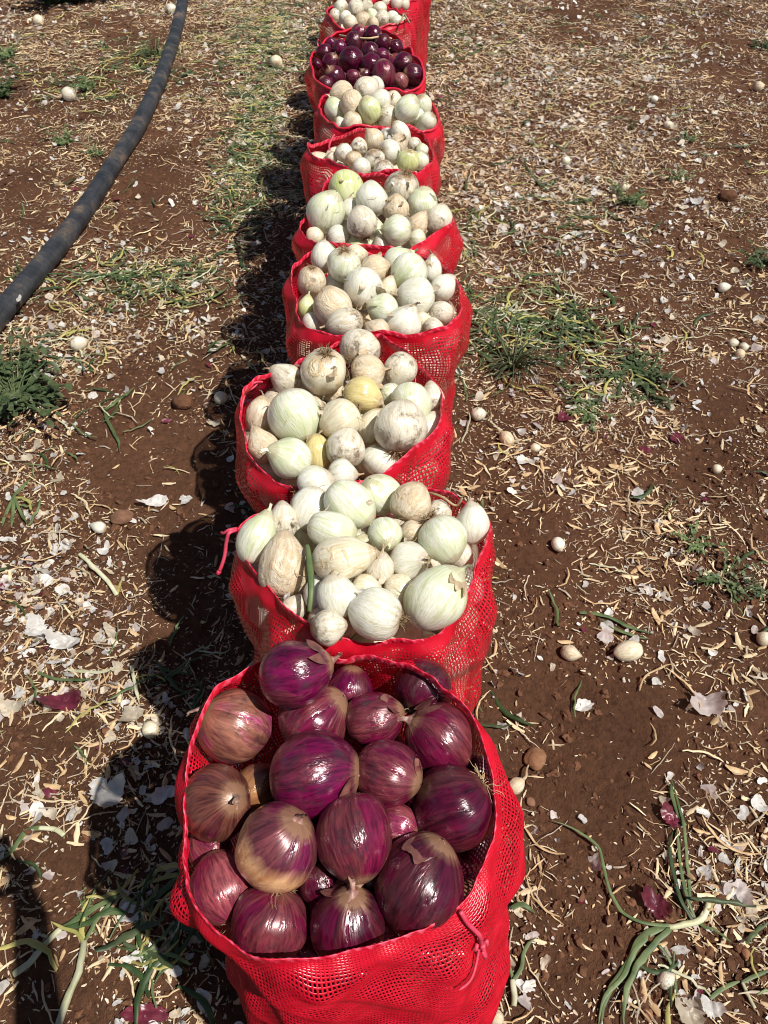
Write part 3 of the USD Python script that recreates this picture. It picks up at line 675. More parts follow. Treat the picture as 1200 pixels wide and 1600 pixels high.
# ------------------------------------------------------------------ onions deeper in the bags + nets
filler_pts = {'red': [], 'white': []}
for b in bags:
    i = b.i; r_ = np.random.default_rng(300 + i); F = []
    z = .04; layer = 0
    while z < RIM - .034:
        rf = r_.uniform(.031, .038); th = r_.uniform(0, 6.28)
        end = th + 2 * np.pi
        while th < end - .25:
            rr = r_.uniform(.029, .040); zz = z + r_.uniform(-.012, .012)
            R0 = float(base_radius(b, np.array([th % (2 * np.pi)]), np.array([zz]))[0]) - rr + r_.uniform(-.014, -.003)
            q = np.array([b.c[0] + R0 * math.cos(th), b.c[1] + R0 * math.sin(th), zz]) + np.r_[shift_at(b, zz), 0]
            q[1] = np.clip(q[1], b.ylo + rr * 1.08, b.yhi - rr * 1.08)
            F.append((q, rr)); th += 2.02 * rr / max(R0, .05)
        z += rf * 1.75; layer += 1
    n_wall = len(F)
    for gx_ in np.arange(-.14, .15, .062):          # the layer just under the heap, across the whole bag
        for gy_ in np.arange(-.14, .15, .062):
            q = np.array([b.c[0] + gx_ + r_.uniform(-.01, .01), b.c[1] + gy_ + r_.uniform(-.01, .01), RIM - .085 + r_.uniform(-.012, .008)])
            d = q[:2] - b.c; lim = float(base_radius(b, np.array([math.atan2(d[1], d[0])]), np.array([q[2]]))[0]) - .075
            if np.hypot(*d) < lim and b.ylo + .05 < q[1] < b.yhi - .05: F.append((q, r_.uniform(.031, .037)))
    if i < 10:
        tp, tr = b.top
        F = [(q, rr) for q, rr in F if np.all(np.linalg.norm(tp - q, axis=1) > (tr + rr) * .80) or q[2] < RIM - .15]
    b.fill = F
    filler_pts['red' if i in (0, 7) else 'white'] += F

def instancer(path, protos, pos, quats, scales, idx):
    pi = UsdGeom.PointInstancer.Define(stage, path)
    pi.CreatePrototypesRel().SetTargets(protos)
    pi.CreateProtoIndicesAttr(Vt.IntArray.FromNumpy(np.asarray(idx, np.int32)))
    pi.CreatePositionsAttr(Vt.Vec3fArray.FromNumpy(np.asarray(pos, np.float32)))
    q = np.asarray(quats, np.float32)
    pi.CreateOrientationsAttr(Vt.QuathArray([Gf.Quath(float(a), float(b_), float(c_), float(d_)) for a, b_, c_, d_ in q]))
    s = np.asarray(scales, np.float32)
    if s.ndim == 1: s = np.repeat(s[:, None], 3, 1)
    pi.CreateScalesAttr(Vt.Vec3fArray.FromNumpy(s))
    return pi
from scipy.spatial.transform import Rotation as Ro
def rand_quats(n, g, tilt=None):
    if tilt is None:
        q = g.normal(size=(n, 4)); q /= np.linalg.norm(q, axis=1, keepdims=True); return q
    yaw = g.uniform(0, 2 * np.pi, n); tx = g.normal(0, tilt, n); ty = g.normal(0, tilt, n)
    q = (Ro.from_euler('xy', np.stack([tx, ty], 1)) )
    q = Ro.from_euler('z', yaw) * q
    q = q.as_quat(); return q[:, [3, 0, 1, 2]]
for kind, pts in filler_pts.items():
    looks = ['deep', 'mauve', 'vivid', 'rosy'] if kind == 'red' else ['white', 'green', 'tan', 'dirty', 'cream']
    path = f'/World/{kind}_onions_deeper_in_bags'
    UsdGeom.PointInstancer.Define(stage, path)
    protos = []
    for j, lk in enumerate(looks):
        v, f, pv, _, _ = bulb_mesh(.97, 900 + j, 14, 20)
        protos.append(mesh(path, 'onion', v, f, OM[lk], True, pv))
    g = np.random.default_rng(8)
    instancer(path, protos, [p for p, _ in pts], rand_quats(len(pts), g), [r for _, r in pts], g.integers(0, len(looks), len(pts)))
    tag(stage.GetPrimAtPath(path), f'{kind} onions packed below the heaps and glimpsed through the nets', None, None, 'stuff')

def bag_surface(b, U, V):
    """U angle, V 0 at rim .. 1 at base -> points; lumps where the packed onions press out"""
    u = np.asarray(U); h0 = np.interp(u % (2 * np.pi), TH, b.rh, period=2 * np.pi)
    H = h0 * (1 - V) + .006 * V
    c = np.stack([np.cos(u), np.sin(u)], -1)
    r0 = base_radius(b, u % (2 * np.pi), H)
    fade = np.clip((h0 - H) / .028, 0, 1)
    rr = r0 - .002 * fade
    best = rr.copy(); soft = np.zeros_like(rr)
    sph = list(b.fill) + ([(p, r) for p, r in zip(*b.top)] if b.i < 10 else [])
    for q, r in sph:
        d = q[:2] - b.c - shift_at(b, q[2])
        along = c[..., 0] * d[0] + c[..., 1] * d[1]; perp2 = (d @ d) - along ** 2 + (H - q[2]) ** 2
        m = (perp2 < (r * 1.5) ** 2) & (along > 0)
        ex = along + np.sqrt(np.maximum((r * 1.02) ** 2 - perp2, 0)) - np.maximum(perp2 - (r * 1.02) ** 2, 0) * 14
        best = np.where(m & (q[2] < h0 - .01), np.maximum(best, ex + .004), best)
    lim = r0 + .016
    best = np.minimum(best, lim)
    rr = rr * (1 - fade) + best * fade
    rr = rr + (.014 * np.abs(np.sin(u * 3.5 + V * 11 + b.i + .8 * np.sin(V * 17))) ** 3 + .006 * np.abs(np.sin(u * 6 - V * 19 + 2 * b.i)) ** 4 + .020 * (meshkit.fbm(np.stack([np.cos(u) * 2.2, np.sin(u) * 2.2, V * 7 + b.i * 5], -1), 3, 6) - .5)) * fade * np.clip(1.15 - V * 1.0, .15, 1)   # slack creases under the hem
    so = shift_at(b, H)
    P = np.stack([b.c[0] + rr * c[..., 0] + so[..., 0], b.c[1] + rr * c[..., 1] + so[..., 1], H], -1)
    for _ in range(1):
        lo, hi = b.ylo + .002, b.yhi - .002
        P[..., 1] = np.where(P[..., 1] > hi, hi + (P[..., 1] - hi) * .04, np.where(P[..., 1] < lo, lo + (P[..., 1] - lo) * .04, P[..., 1])) if b.i else np.where(P[..., 1] > hi, hi + (P[..., 1] - hi) * .04, P[..., 1])
    return P
def smooth_wrap(P, n):
    for _ in range(n):
        Q = (np.roll(P, 1, 1) + np.roll(P, -1, 1)) / 4 + P / 2
        Q[1:-1] = Q[1:-1] * .5 + (Q[:-2] + Q[2:]) * .25
        Q[0] = P[0]; Q[-1] = P[-1]; P = Q
    return P
def strands(P, N, width, off, closed, tent):
    """strips along axis 1 of P (rows x n): flat or ridged threads"""
    rows, n = P.shape[:2]
    t = (np.roll(P, -1, 1) - np.roll(P, 1, 1)) if closed else np.gradient(P, axis=1)
    t /= np.linalg.norm(t, axis=-1, keepdims=True) + 1e-12
    s = np.cross(N, t); s /= np.linalg.norm(s, axis=-1, keepdims=True) + 1e-12
    C = P + N * off[..., None]
    lanes = [C - s * width / 2, C + N * width * .38, C + s * width / 2] if tent else [C - s * width / 2, C + s * width / 2]
    L = np.stack(lanes, 2); k = L.shape[2]
    v = L.reshape(-1, 3)
    seg = n if closed else n - 1
    i = np.arange(rows)[:, None, None]; j = np.arange(seg)[None, :, None]; l = np.arange(k - 1)[None, None]
    a = (i * n + j) * k + l; b_ = (i * n + (j + 1) % n) * k + l
    return v, np.stack([a, b_, b_ + 1, a + 1], -1).reshape(-1, 4)
BAGWORDS = ['front red mesh bag brimming with big purple onions', 'second red mesh bag from the front with a loose tied cord at its corner',
            'third red mesh bag from the front, round rim, full of dirty white onions', 'fourth red mesh bag from the front, heaped with glossy white onions',
            'fifth red mesh bag from the front with a yellow green onion on top', 'sixth red mesh bag from the front with slack folded rim',
            'seventh red mesh bag, white onions piled high before the dark red ones', 'eighth red mesh bag, the far one filled with small dark red onions',
            'ninth red mesh bag, white onions just behind the far red ones', 'tenth red mesh bag cut by the top edge of the view',
            'eleventh red mesh bag, only its lower body in view', 'twelfth red mesh bag, only its lower body in view', 'thirteenth red mesh bag, only its lower body in view',
            'fourteenth red mesh bag, only its foot in view', 'last red mesh bag at the far end of the row']
for b in bags:
    i = b.i
    nu, nv = (262, 158) if i < 1 else (236, 142) if i < 2 else (214, 128) if i < 5 else (176, 104) if i < 9 else (120, 70)
    width = .0022 if i < 1 else .0024 if i < 2 else .0026 if i < 5 else .0032 if i < 9 else .0062
    tent = i < 1
    path = xf('onion_bag', BAGWORDS[i], 'mesh bag', 'red mesh bags standing in a row')
    vv = np.concatenate([np.linspace(0, .026, 11)[:-1], np.linspace(.026, 1, nv - 10)])
    uu = np.arange(nu) / nu * 2 * np.pi
    Vg, Ug = np.meshgrid(vv, uu, indexing='ij')
    pn = np.stack([np.cos(Ug) * 2, np.sin(Ug) * 2, Vg * 5], -1) + i * 3.1
    Ug2 = Ug + .10 * (meshkit.noise(pn, 2) - .5) + .16 * np.sin(Ug * 2 + i) * np.clip(Vg * 3, 0, 1) * .5
    Vg2 = np.clip(Vg + .035 * (meshkit.noise(pn * 1.3 + 9, 4) - .5) * np.clip(Vg / .06, 0, 1) * (1 - Vg), 0, 1)
    P = smooth_wrap(bag_surface(b, Ug2, Vg2), 4)
    tu = np.roll(P, -1, 1) - np.roll(P, 1, 1); tv = np.gradient(P, axis=0)
    N = np.cross(tu, tv); N /= np.linalg.norm(N, axis=-1, keepdims=True) + 1e-12
    N = np.where((np.sum(N[..., :2] * (P[..., :2] - b.c), -1) < 0)[..., None], -N, N)
    b.P, b.N = P, N
    chk = ((np.arange(P.shape[0])[:, None] + np.arange(nu)[None]) % 2 * 2 - 1) * .0003
    w1 = strands(P, N, width, chk, True, tent)
    w2 = strands(P.transpose(1, 0, 2), N.transpose(1, 0, 2), width * .95, -chk.T, False, tent)
    mesh(path, 'net', *join([w1, w2]), net_red)
    rim = P[0]; n = len(rim)
    idx = np.r_[np.arange(n), 0]
    if i < 6:
        m = 640; sarr = np.linspace(0, n, m + 1)[:-1]
        C = np.stack([np.interp(sarr, np.arange(n + 1), rim[idx, k]) for k in range(3)], 1)
        tt = np.roll(C, -1, 0) - np.roll(C, 1, 0); tt /= np.linalg.norm(tt, axis=1, keepdims=True)
        nz = np.cross(tt, [0, 0, 1.0]); nz /= np.linalg.norm(nz, axis=1, keepdims=True); bz = np.cross(nz, tt)
        sg = np.arange(m) / m; jit = .0035 * (meshkit.noise(C * 60, 5) - .5)
        ka = 12; a = np.arange(ka) / ka * 2 * np.pi; hw, th_ = (.0060 if i == 0 else .0048, .0014)
        plait = .0006 * np.sin((sg[:, None] * 150 + np.abs(np.sin(a))[None] * .55 * np.sign(np.cos(a))[None]) * 2 * np.pi)
        V = C[:, None] + nz[:, None] * ((th_ + plait) * np.cos(a)[None] + jit[:, None])[..., None] + bz[:, None] * (hw * np.sin(a)[None] - .0035 + jit[:, None])[..., None]
        V = np.concatenate([V, V[:1]], 0).reshape(-1, 3)
        st = np.stack([np.repeat(np.r_[sg, 1] * 150, ka), np.tile(np.sin(a), m + 1), np.tile(np.cos(a), m + 1)], 1)
        mesh(path, 'rim_hem', V, grid_faces(m + 1, ka, True), hem_red, True, {'rest': st})
    else:
        mesh(path, 'rim_hem', *tube(np.vstack([rim, rim[:1]]), .0040, 5, cap=False), cord_red)
    if i in (0, 1, 2, 5, 7):
        g = np.random.default_rng(70 + i)
        if i == 0:
            ju = int(np.argmin(np.linalg.norm(rim - at(712, 1405, RIM), axis=1)))
            pts = [P[r0, ju + (1 if r0 > 6 else 0)] + N[r0, ju] * (.006 if r0 < 22 else .008) for r0 in (0, 6, 12, 17, 20)]
            parts = [tube(spline(pts, 24), .0026, 7)]
            k = pts[-1]
            parts += [tube(spline([k + g.normal(0, .004, 3), k + g.normal(0, .006, 3) + [0, -.004, 0], k + g.normal(0, .004, 3)], 8), .0024, 6) for _ in range(5)]
            k2 = [P[r0, ju - q] + N[r0, ju - q] * .006 for r0, q in ((20, 0), (23, 2), (25, 5), (26, 8))]
            parts.append(tube(spline(k2, 16), .0015, 5))
        elif i == 1:
            parts = [tube(spline([at(369, 829, RIM), at(359, 832, RIM + .004), at(354, 846, RIM - .01), at(351, 868, RIM - .03), at(343, 892, RIM - .05)], 26), .0028, 6),
                     tube(spline([at(370, 826, RIM), at(358, 828, RIM + .006), at(350, 833, RIM), at(346, 832, RIM - .004)], 12), .0022, 5),
                     tube(spline([at(343, 892, RIM - .05), at(340, 897, RIM - .055)], 4), .0036, 5)]
        elif i == 2:
            parts = [tube(spline([at(410, 597, RIM + .003), at(398, 598, RIM + .008), at(388, 606, RIM + .002), at(380, 625, RIM - .006), at(377, 640, RIM - .012)], 16), .0020, 5),
                     tube(spline([at(402, 600, RIM + .003), at(393, 608, RIM), at(386, 612, RIM - .004)], 8), .0016, 5)]
        elif i == 5:
            parts = [tube(spline([at(523, 210, RIM), at(518, 218, RIM - .01), at(514, 230, RIM - .015), at(516, 238, RIM - .02), at(511, 243, RIM - .025)], 16), .003, 5)]
        else:
            parts = [tube(spline([at(498, 74, RIM), at(496, 66, RIM + .012), at(498, 62, RIM + .02)], 8), .003, 5)]
        mesh(path, 'drawstring', *join(parts), cord_pink)

# green leaf stalk lying among the onions of the second bag
pts = [at(480, 852, RIM + .035), at(484, 885, RIM + .042), at(486, 920, RIM + .036), at(483, 955, RIM + .02)]
top_mesh('leaf_stalk', *tube(spline(pts, 18), np.interp(np.linspace(0, 1, 18), [0, .5, 1], [.003, .005, .003]), 6, .5), leaf_green, 'dry green leaf stalk lying across the white onions of the second bag', 'leaf')
# dry twig at the back of the second bag
pts = [at(668, 770, RIM + .02), at(690, 776, RIM + .03), at(712, 790, RIM + .02), at(722, 778, RIM + .035)]
top_mesh('dry_twig', *tube(spline(pts, 14), .0018, 5), root_mat, 'thin dry twig on the back rim of the second bag', 'twig')
pts = [at(620, 38, RIM + .02), at(628, 30, RIM + .03), at(631, 22, RIM + .03), at(640, 36, RIM + .01)]
top_mesh('dry_twig', *tube(spline(pts, 14), .0035, 5), root_mat, 'pale dry stem hooked over the rim of the ninth bag', 'twig')
pts = [at(531, 55, RIM + .01), at(550, 58, RIM + .03), at(575, 60, RIM + .035), at(600, 57, RIM + .03), at(612, 61, RIM + .02)]
top_mesh('dry_twig', *tube(spline(pts, 14), .0035, 5), root_mat, 'long pale dry stem across the back of the small red onions', 'twig')

path = '/World/dry_scraps_among_onions'
UsdGeom.PointInstancer.Define(stage, path)
pp = []
gsc = np.random.default_rng(21); pos = []
for b in bags[1:6]:
    tp, tr = b.top
    for k in range(60):
        a, r = gsc.uniform(0, 6.28), gsc.uniform(0, 1) ** .5 * .13
        q = np.array([b.c[0] + r * math.cos(a), b.c[1] + r * math.sin(a)]); dd = np.linalg.norm(tp[:, :2] - q, axis=1)
        j = int(np.argmin(dd / tr)); z = tp[j, 2] + math.sqrt(max(tr[j] ** 2 - dd[j] ** 2, 0)) if dd[j] < tr[j] else RIM - .045
        if z < tp[j, 2] + tr[j] * .75: pos.append((q[0], q[1], z + .002))
SCRAPS = len(pos)
# ------------------------------------------------------------------ hose
hp = [(-110,628),(-40,540),(15,475),(62,420),(101,372),(140,315),(181,250),(215,198),(245,138),(266,78),(283,15),(289,-40),(291,-110)]
HR = .039
cpts = spline([at(x, y, HR - .006) for x, y in hp], 150)
cpts[:, 2] += .004 * np.sin(np.arange(150) * .13)
v, f = tube(cpts, HR * (1 + .03 * np.sin(np.arange(150) * .35) * np.sin(np.arange(150) * .11)), 28, cap=False)
ang = np.tile(np.arange(28) / 28 * 2 * np.pi, 150); ln = np.repeat(np.r_[0, np.cumsum(np.linalg.norm(np.diff(cpts, axis=0), axis=1))], 28)
top_mesh('irrigation_hose', v, f, hose_mat, 'thick dark grey irrigation hose curving over the soil past the bags', 'hose', pv={'rest': np.stack([np.cos(ang), ln * 1.6, np.sin(ang)], 1)})

# ------------------------------------------------------------------ litter
def strip_proto(seed, L=1.0, w=.10, bend=.25, seg=4, fold=.35):
    r_ = np.random.default_rng(seed); s = np.linspace(-.5, .5, seg + 1)
    cx = s * L; cy = bend * r_.uniform(-1, 1) * (s ** 2 - .1) * 2 + .014 * r_.normal(size=seg + 1); cz = .14 * r_.uniform(-.4, 1) * (s ** 2) * 2 + .02 * r_.normal(size=seg + 1)
    ww = w * (1 - .5 * np.abs(s * 2) ** 3) * r_.uniform(.7, 1.2, seg + 1)
    v = []
    for k in range(seg + 1):
        v += [(cx[k], cy[k] - ww[k] / 2, cz[k]), (cx[k], cy[k], cz[k] + ww[k] * fold), (cx[k], cy[k] + ww[k] / 2, cz[k])]
    return np.array(v), grid_faces(seg + 1, 3)
def outline(r_, a, tear=.05):
    o = 1 + sum(r_.normal(0, .20 / (k ** .6)) * np.cos(k * a + r_.uniform(0, 6.3)) for k in (1, 2, 3, 4))
    return np.clip(o + tear * r_.normal(size=len(a)), .35, 1.7)
def flake_proto(seed, curl=.5):
    r_ = np.random.default_rng(seed); k = 16; a = np.arange(k) / k * 2 * np.pi
    ro = .42 * outline(r_, a, .07); asp = r_.uniform(.45, .95)
    v = [(0, 0, 0)] + [(q * ro[j] * math.cos(a[j]), q * ro[j] * math.sin(a[j]) * asp, 0) for q in (.4, .75, 1.0) for j in range(k)]
    v = np.array(v); th = r_.uniform(0, 3.14); w = v[:, 0] * math.cos(th) + v[:, 1] * math.sin(th)
    v[:, 2] = curl * 1.5 * w ** 2 * r_.uniform(.2, 1) + .18 * (meshkit.fbm(np.c_[v[:, :2] * 5 + seed, v[:, 2]], 3, seed) - .5) + .02 * np.sin(26 * w)
    v[:, 2] -= np.percentile(v[:, 2], 20)
    j = np.arange(k); jn = (j + 1) % k
    f = np.vstack([np.stack([0 * j, 1 + j, 1 + jn], 1)] + [np.vstack([np.stack([1 + o + j, 1 + o + k + j, 1 + o + k + jn], 1), np.stack([1 + o + j, 1 + o + k + jn, 1 + o + jn], 1)]) for o in (0, k)])
    return v, f
def clod_proto(seed):
    import trimesh
    m = trimesh.creation.icosphere(1); r_ = np.random.default_rng(seed)
    v = m.vertices * (1 + .25 * r_.normal(size=(len(m.vertices), 1)))
    return v * [1, .8, .6], m.faces
BARE = [(250,300,80,80,.5),(30,250,60,50,.4),(210,75,60,40,.5),(60,330,60,50,.3),(220,730,130,70,.55),(290,900,70,120,.6),(70,1150,60,40,.5),(90,1330,60,50,.2),(860,900,90,80,.5),(880,1130,90,130,.4),
        (960,1260,120,90,.5),(890,1520,70,90,.45),(1130,600,60,110,.4),(1150,100,60,60,.3),(830,820,60,60,.3),(900,30,40,30,.3),(740,700,50,60,.3),(1060,1120,120,60,.25),(200,600,90,40,.3)]
RICH = [(50,990,110,120,.7),(60,740,90,90,.5),(110,1260,90,60,.3),(250,1480,90,110,.6),(440,60,70,80,.6),(400,210,60,110,.6),(370,320,60,60,.4),(760,150,110,150,.28),(830,330,140,110,.25),(760,480,60,110,.4),
        (840,1440,70,60,.5),(1140,1370,90,80,.7),(1010,1560,160,60,.5),(200,480,170,60,.35),(110,560,110,40,.4),(950,80,200,80,.08),(40,1480,60,120,.3),(230,1080,60,60,.5),(1000,800,120,50,.3),(940,650,90,60,.3)]
def density(x, y, seed, rich=1.0):
    px, py = to_px(np.stack([x, y, 0 * x], -1))
    p = np.stack([x + 20, y + 20, 0 * x + seed], -1)
    d = .10 + 2.3 * np.clip(meshkit.fbm(p * 2.7, 3, 3) - .40, 0, 1) + 1.3 * (meshkit.fbm(p * 10, 3, 7) - .46)
    for bx, by, sx, sy, k in BARE: d = d - k * np.exp(-((px - bx) / sx) ** 2 - ((py - by) / sy) ** 2)
    for bx, by, sx, sy, k in RICH: d = d + rich * k * np.exp(-((px - bx) / sx) ** 2 - ((py - by) / sy) ** 2)
    return np.clip(d, .03, 1.4)
def scatter(n, seed, blobs=None, rich=1.0, near=0.0):
    g = np.random.default_rng(seed); out = []; tot = 0
    while tot < n:
        m = n * 3
        y = .02 + 6.5 * g.uniform(0, 1, m); x = g.uniform(-1, 1, m) * 3.6
        ok = np.abs(x) < .75 + y * .52 + .25
        ok &= ~((np.abs(x + .0) < .13) & (y < 5.4))
        x, y = x[ok], y[ok]
        w = density(x, y, seed % 7, rich) / 1.4
        if blobs is not None:
            px, py = to_px(np.stack([x, y, 0 * x], -1)); w2 = np.full(len(x), blobs[0])
            for bx, by, sx, sy, k in blobs[1]: w2 += k * np.exp(-((px - bx) / sx) ** 2 - ((py - by) / sy) ** 2)
            w = w * w2
        if near: w = w * np.where(y < near, 1, near / np.maximum(y, near))
        keep = g.uniform(0, 1, len(x)) < w
        out.append(np.stack([x[keep], y[keep]], 1)); tot += int(keep.sum())
    return np.vstack(out)[:n], g
def litter(name, label, protos, n, seed, size, tilt, lift, blobs=None, rich=1.0, near=0.0, power=1.0):
    path = '/World/' + name
    UsdGeom.PointInstancer.Define(stage, path)
    pp = [mesh(path, pn, v, f, m, sm) for pn, (v, f), m, sm in protos]
    P, g = scatter(n, seed, blobs, rich, near)
    z = gz(P[:, 0], P[:, 1]) + lift
    s = size[0] + (size[1] - size[0]) * g.uniform(0, 1, n) ** power
    if callable(size[-1]): s = size[-1](s, g)
    instancer(path, pp, np.c_[P, z + s * .04], rand_quats(n, g, tilt), np.stack([s, s * g.uniform(.7, 1.3, n), s], 1), g.integers(0, len(pp), n))
    tag(stage.GetPrimAtPath(path), label, None, None, 'stuff')
pp = [mesh('/World/dry_scraps_among_onions', 'scrap', *flake_proto(50 + k, .9), [skin_white, skin_cream, neck_tan][k]) for k in range(3)] + [mesh('/World/dry_scraps_among_onions', 'straw', *strip_proto(55 + k, 1, .05, .8, 6), root_mat) for k in range(2)]
instancer('/World/dry_scraps_among_onions', pp, pos, rand_quats(SCRAPS, gsc, .5), gsc.uniform(.010, .034, SCRAPS), gsc.integers(0, 5, SCRAPS))
tag(stage.GetPrimAtPath('/World/dry_scraps_among_onions'), 'dry skin scraps and rootlets caught between the heaped white onions', None, None, 'stuff')
straw_protos = [('straw', strip_proto(k, 1.0, R.choice([.07, .10, .14, .24]), .14), straw_mats[[0, 1, 0, 2, 1, 0, 3, 2, 0, 1][k]], True) for k in range(10)]
litter('dry_straw', 'dry tan straw and chopped onion leaf bits strewn over the soil', straw_protos, 100000, 1, (.006, .046), .22, .003, power=2.6)
long_protos = [('straw', strip_proto(40 + k, 1.0, R.uniform(.02, .05), .4, 8), straw_mats[[0, 1, 2, 0, 1, 2][k]], True) for k in range(6)]
litter('long_dry_stems', 'long thin dry stems lying on the soil', long_protos, 3600, 2, (.05, .12), .12, .005)
chip_protos = [('chip', strip_proto(60 + k, 1.0, .45, .3, 2), chip_mat if k < 3 else straw_mats[1], True) for k in range(5)]
litter('fine_chaff', 'fine pale chaff specks over the soil', chip_protos, 95000, 3, (.0022, .010), .3, .002, near=2.8)
litter('soil_clods', 'small crumbs and clods of reddish brown soil', [('clod', clod_proto(k), clod_mat, False) for k in range(4)], 52000, 4, (.0018, .013), .5, .0, near=2.4, power=4)
WHITEB = (.34, [(850,200,200,160,.25),(60,900,80,60,1.2),(60,960,100,110,1.6),(110,990,60,60,1.2),(260,1590,90,40,1.0),(1150,1390,70,60,1.2),(1060,1580,90,40,1.0),(1020,535,50,40,.8),(940,660,60,60,1.0),(1080,320,40,30,.8),(230,1120,60,50,1.2),(830,350,120,90,.5),(1000,60,60,40,.5),(780,120,90,120,.3),(240,1240,90,150,.7),(300,1450,60,120,.5),(900,700,160,80,.4),(90,560,80,40,.5),(60,1290,50,60,.4)])
flake_protos = [('skin', flake_proto(k, .9), [skin_white, skin_white, skin_cream, skin_pink, skin_white, skin_cream, skin_white, skin_pink, skin_white, skin_cream][k], True) for k in range(10)]
litter('white_skin_flakes', 'papery white onion skin flakes strewn over the soil', flake_protos, 21000, 5, (.004, .042), .42, .004, WHITEB, rich=.6, power=3.0)
litter('red_skin_flakes', 'scraps of dark red onion skin on the soil', [('skin', flake_proto(20 + k, .7), skin_red, True) for k in range(3)], 420, 6, (.012, .035), .3, .006, (.5, [(60,960,100,110,.6)]))
GREENB = (.04, [(790,530,80,60,.8),(860,480,60,40,.6),(930,560,70,50,.5),(405,210,45,110,.65),(370,320,60,50,1.2),(260,1490,80,70,1.3),(230,1450,60,60,1.0),(850,540,110,60,.8),(950,590,80,60,.4),(230,440,110,40,.8),(100,640,90,60,.5),(340,1080,40,60,1.0),(300,1050,60,40,.8),(60,560,80,40,.8),(440,40,60,60,.5),(230,95,60,30,.8),(110,140,60,30,.6),(720,60,60,60,.3),(330,80,60,40,.5),(720,480,40,120,.6),(1110,1500,60,60,.4),(880,320,90,70,.15)])
green_protos = [('leaf', strip_proto(80 + k, 1.0, R.uniform(.04, .09), .3, 8, .4), [leaf_green, leaf_weed, leaf_yellow, leaf_green, leaf_pale, leaf_dark][k], True) for k in range(6)]
litter('cut_green_leaves', 'cut green and yellowing onion leaves strewn in patches', green_protos, 3600, 7, (.04, .13), .12, .008, GREENB)

# ------------------------------------------------------------------ single things on the ground
def ground_onion(px, py, r, words, look='white', ang=0, elev=10, feats='', el=1.0):
    p0 = ground_at(px, py); d = (p0 - CAM) @ FWD; rr = r * d / FPX
    p = ground_at(px, py, rr * .62)
    c, s = math.cos(math.radians(ang)), math.sin(math.radians(ang)); e = math.radians(elev)
    axis = math.cos(e) * np.array([c, s, 0]) + math.sin(e) * np.array([0, 0, 1])
    if not feats: feats = ['n', 'r', 'n', 'nr'][int(px + py) % 4]
    if look == 'white': look = ['tan', 'dirty', 'cream', 'dirty', 'white'][int(px * 7 + py) % 5]
    path = make_onion(p, rr * .88, el * [1, .92, 1.1][int(px) % 3], look, axis, feats.replace('t', ''), words, int(px * 3 + py), 'stray onions lying on the soil', 'stray_onion', False)
    if 't' in feats:
        v, f = tube(spline([(0, 0, el * .9), (.25, .1, 1.6), (.2, -.5, 2.5), (-.1, -.9, 3.4)], 12), np.linspace(.25, .10, 12), 7)
        mesh(path, 'stem', v, f, neck_tan)
for row in [
 (60,32,9,'small pale stray onion on bare soil below the far weeds'),
 (108,147,12,'stray white onion with long dry stem between hose and weeds','white',200,0,'t'),
 (432,97,11,'stray white onion with dry leaf between hose and the bag shadow','cream',100,0,'n'),
 (267,14,9,'tiny stray white onion touching the far end of the hose'),
 (280,7,7,'second tiny stray onion beside the far end of the hose'),
 (122,537,13,'muddy white stray onion among straw above the leafy weed','white',20),
 (155,824,11,'stray white onion next to the brown stone','white',160,0,'n',1.15),
 (235,1140,15,'tan stray onion at the edge of the front bag shadow','cream'),
 (345,622,12,'shaded stray onion inside the shadow of the third bag','white'),
 (872,850,12,'round stray onion with root tail on bare soil beside the second bag','white',-80,0,'n'),
 (890,1020,14,'smooth stray onion lying alone on bare soil beyond the front bag','white',-20,0,'n'),
 (983,1017,18,'brownish stray onion with torn skin beside the smooth one','cream',190,0,'s',1.25),
 (1145,536,8,'back one of three tiny stray onions clustered together'),
 (1162,542,8,'outer one of three tiny stray onions clustered together'),
 (1156,553,9,'front one of three tiny stray onions clustered together'),
 (1130,449,9,'tiny stray onion alone beyond the cluster of three'),
 (747,647,12,'stray onion close beside the fourth bag','white',10,0,'n',1.1),
 (792,686,12,'tan papery stray onion out from the third bag','tan',120,10,'',1.3),
 (806,1228,14,'stray onion with pale stem touching the front bag, by the orange stone','white',40,0,'t'),
 (1194,998,13,'cream stray onion at the picture edge level with the front bag','cream'),
 (1120,733,9,'tan tiny stray onion by a curved dry stalk','cream'),
 (760,842,11,'stray onion peeking out beside the second bag','white'),
 (836,700,8,'tiny stray onion between straw, out from the third bag'),
 (1040,1532,14,'shrivelled dirty stray onion under the green leaf bundle','dirty',30),
 (884,251,7,'tiny greenish stray onion far out from the sixth bag','green'),
 (975,292,8,'small bright stray onion far out in the litter','white'),
 (1043,195,7,'small stray onion in the far litter below the long leaf','white'),
 (1022,155,6,'tiny stray onion in far litter next to a red one','white'),
 (1185,135,8,'small stray onion by the far picture edge','white'),
 (775,1590,14,'stray onion partly hidden under the front bag edge','white') ]:
    if row[2]: ground_onion(*row)
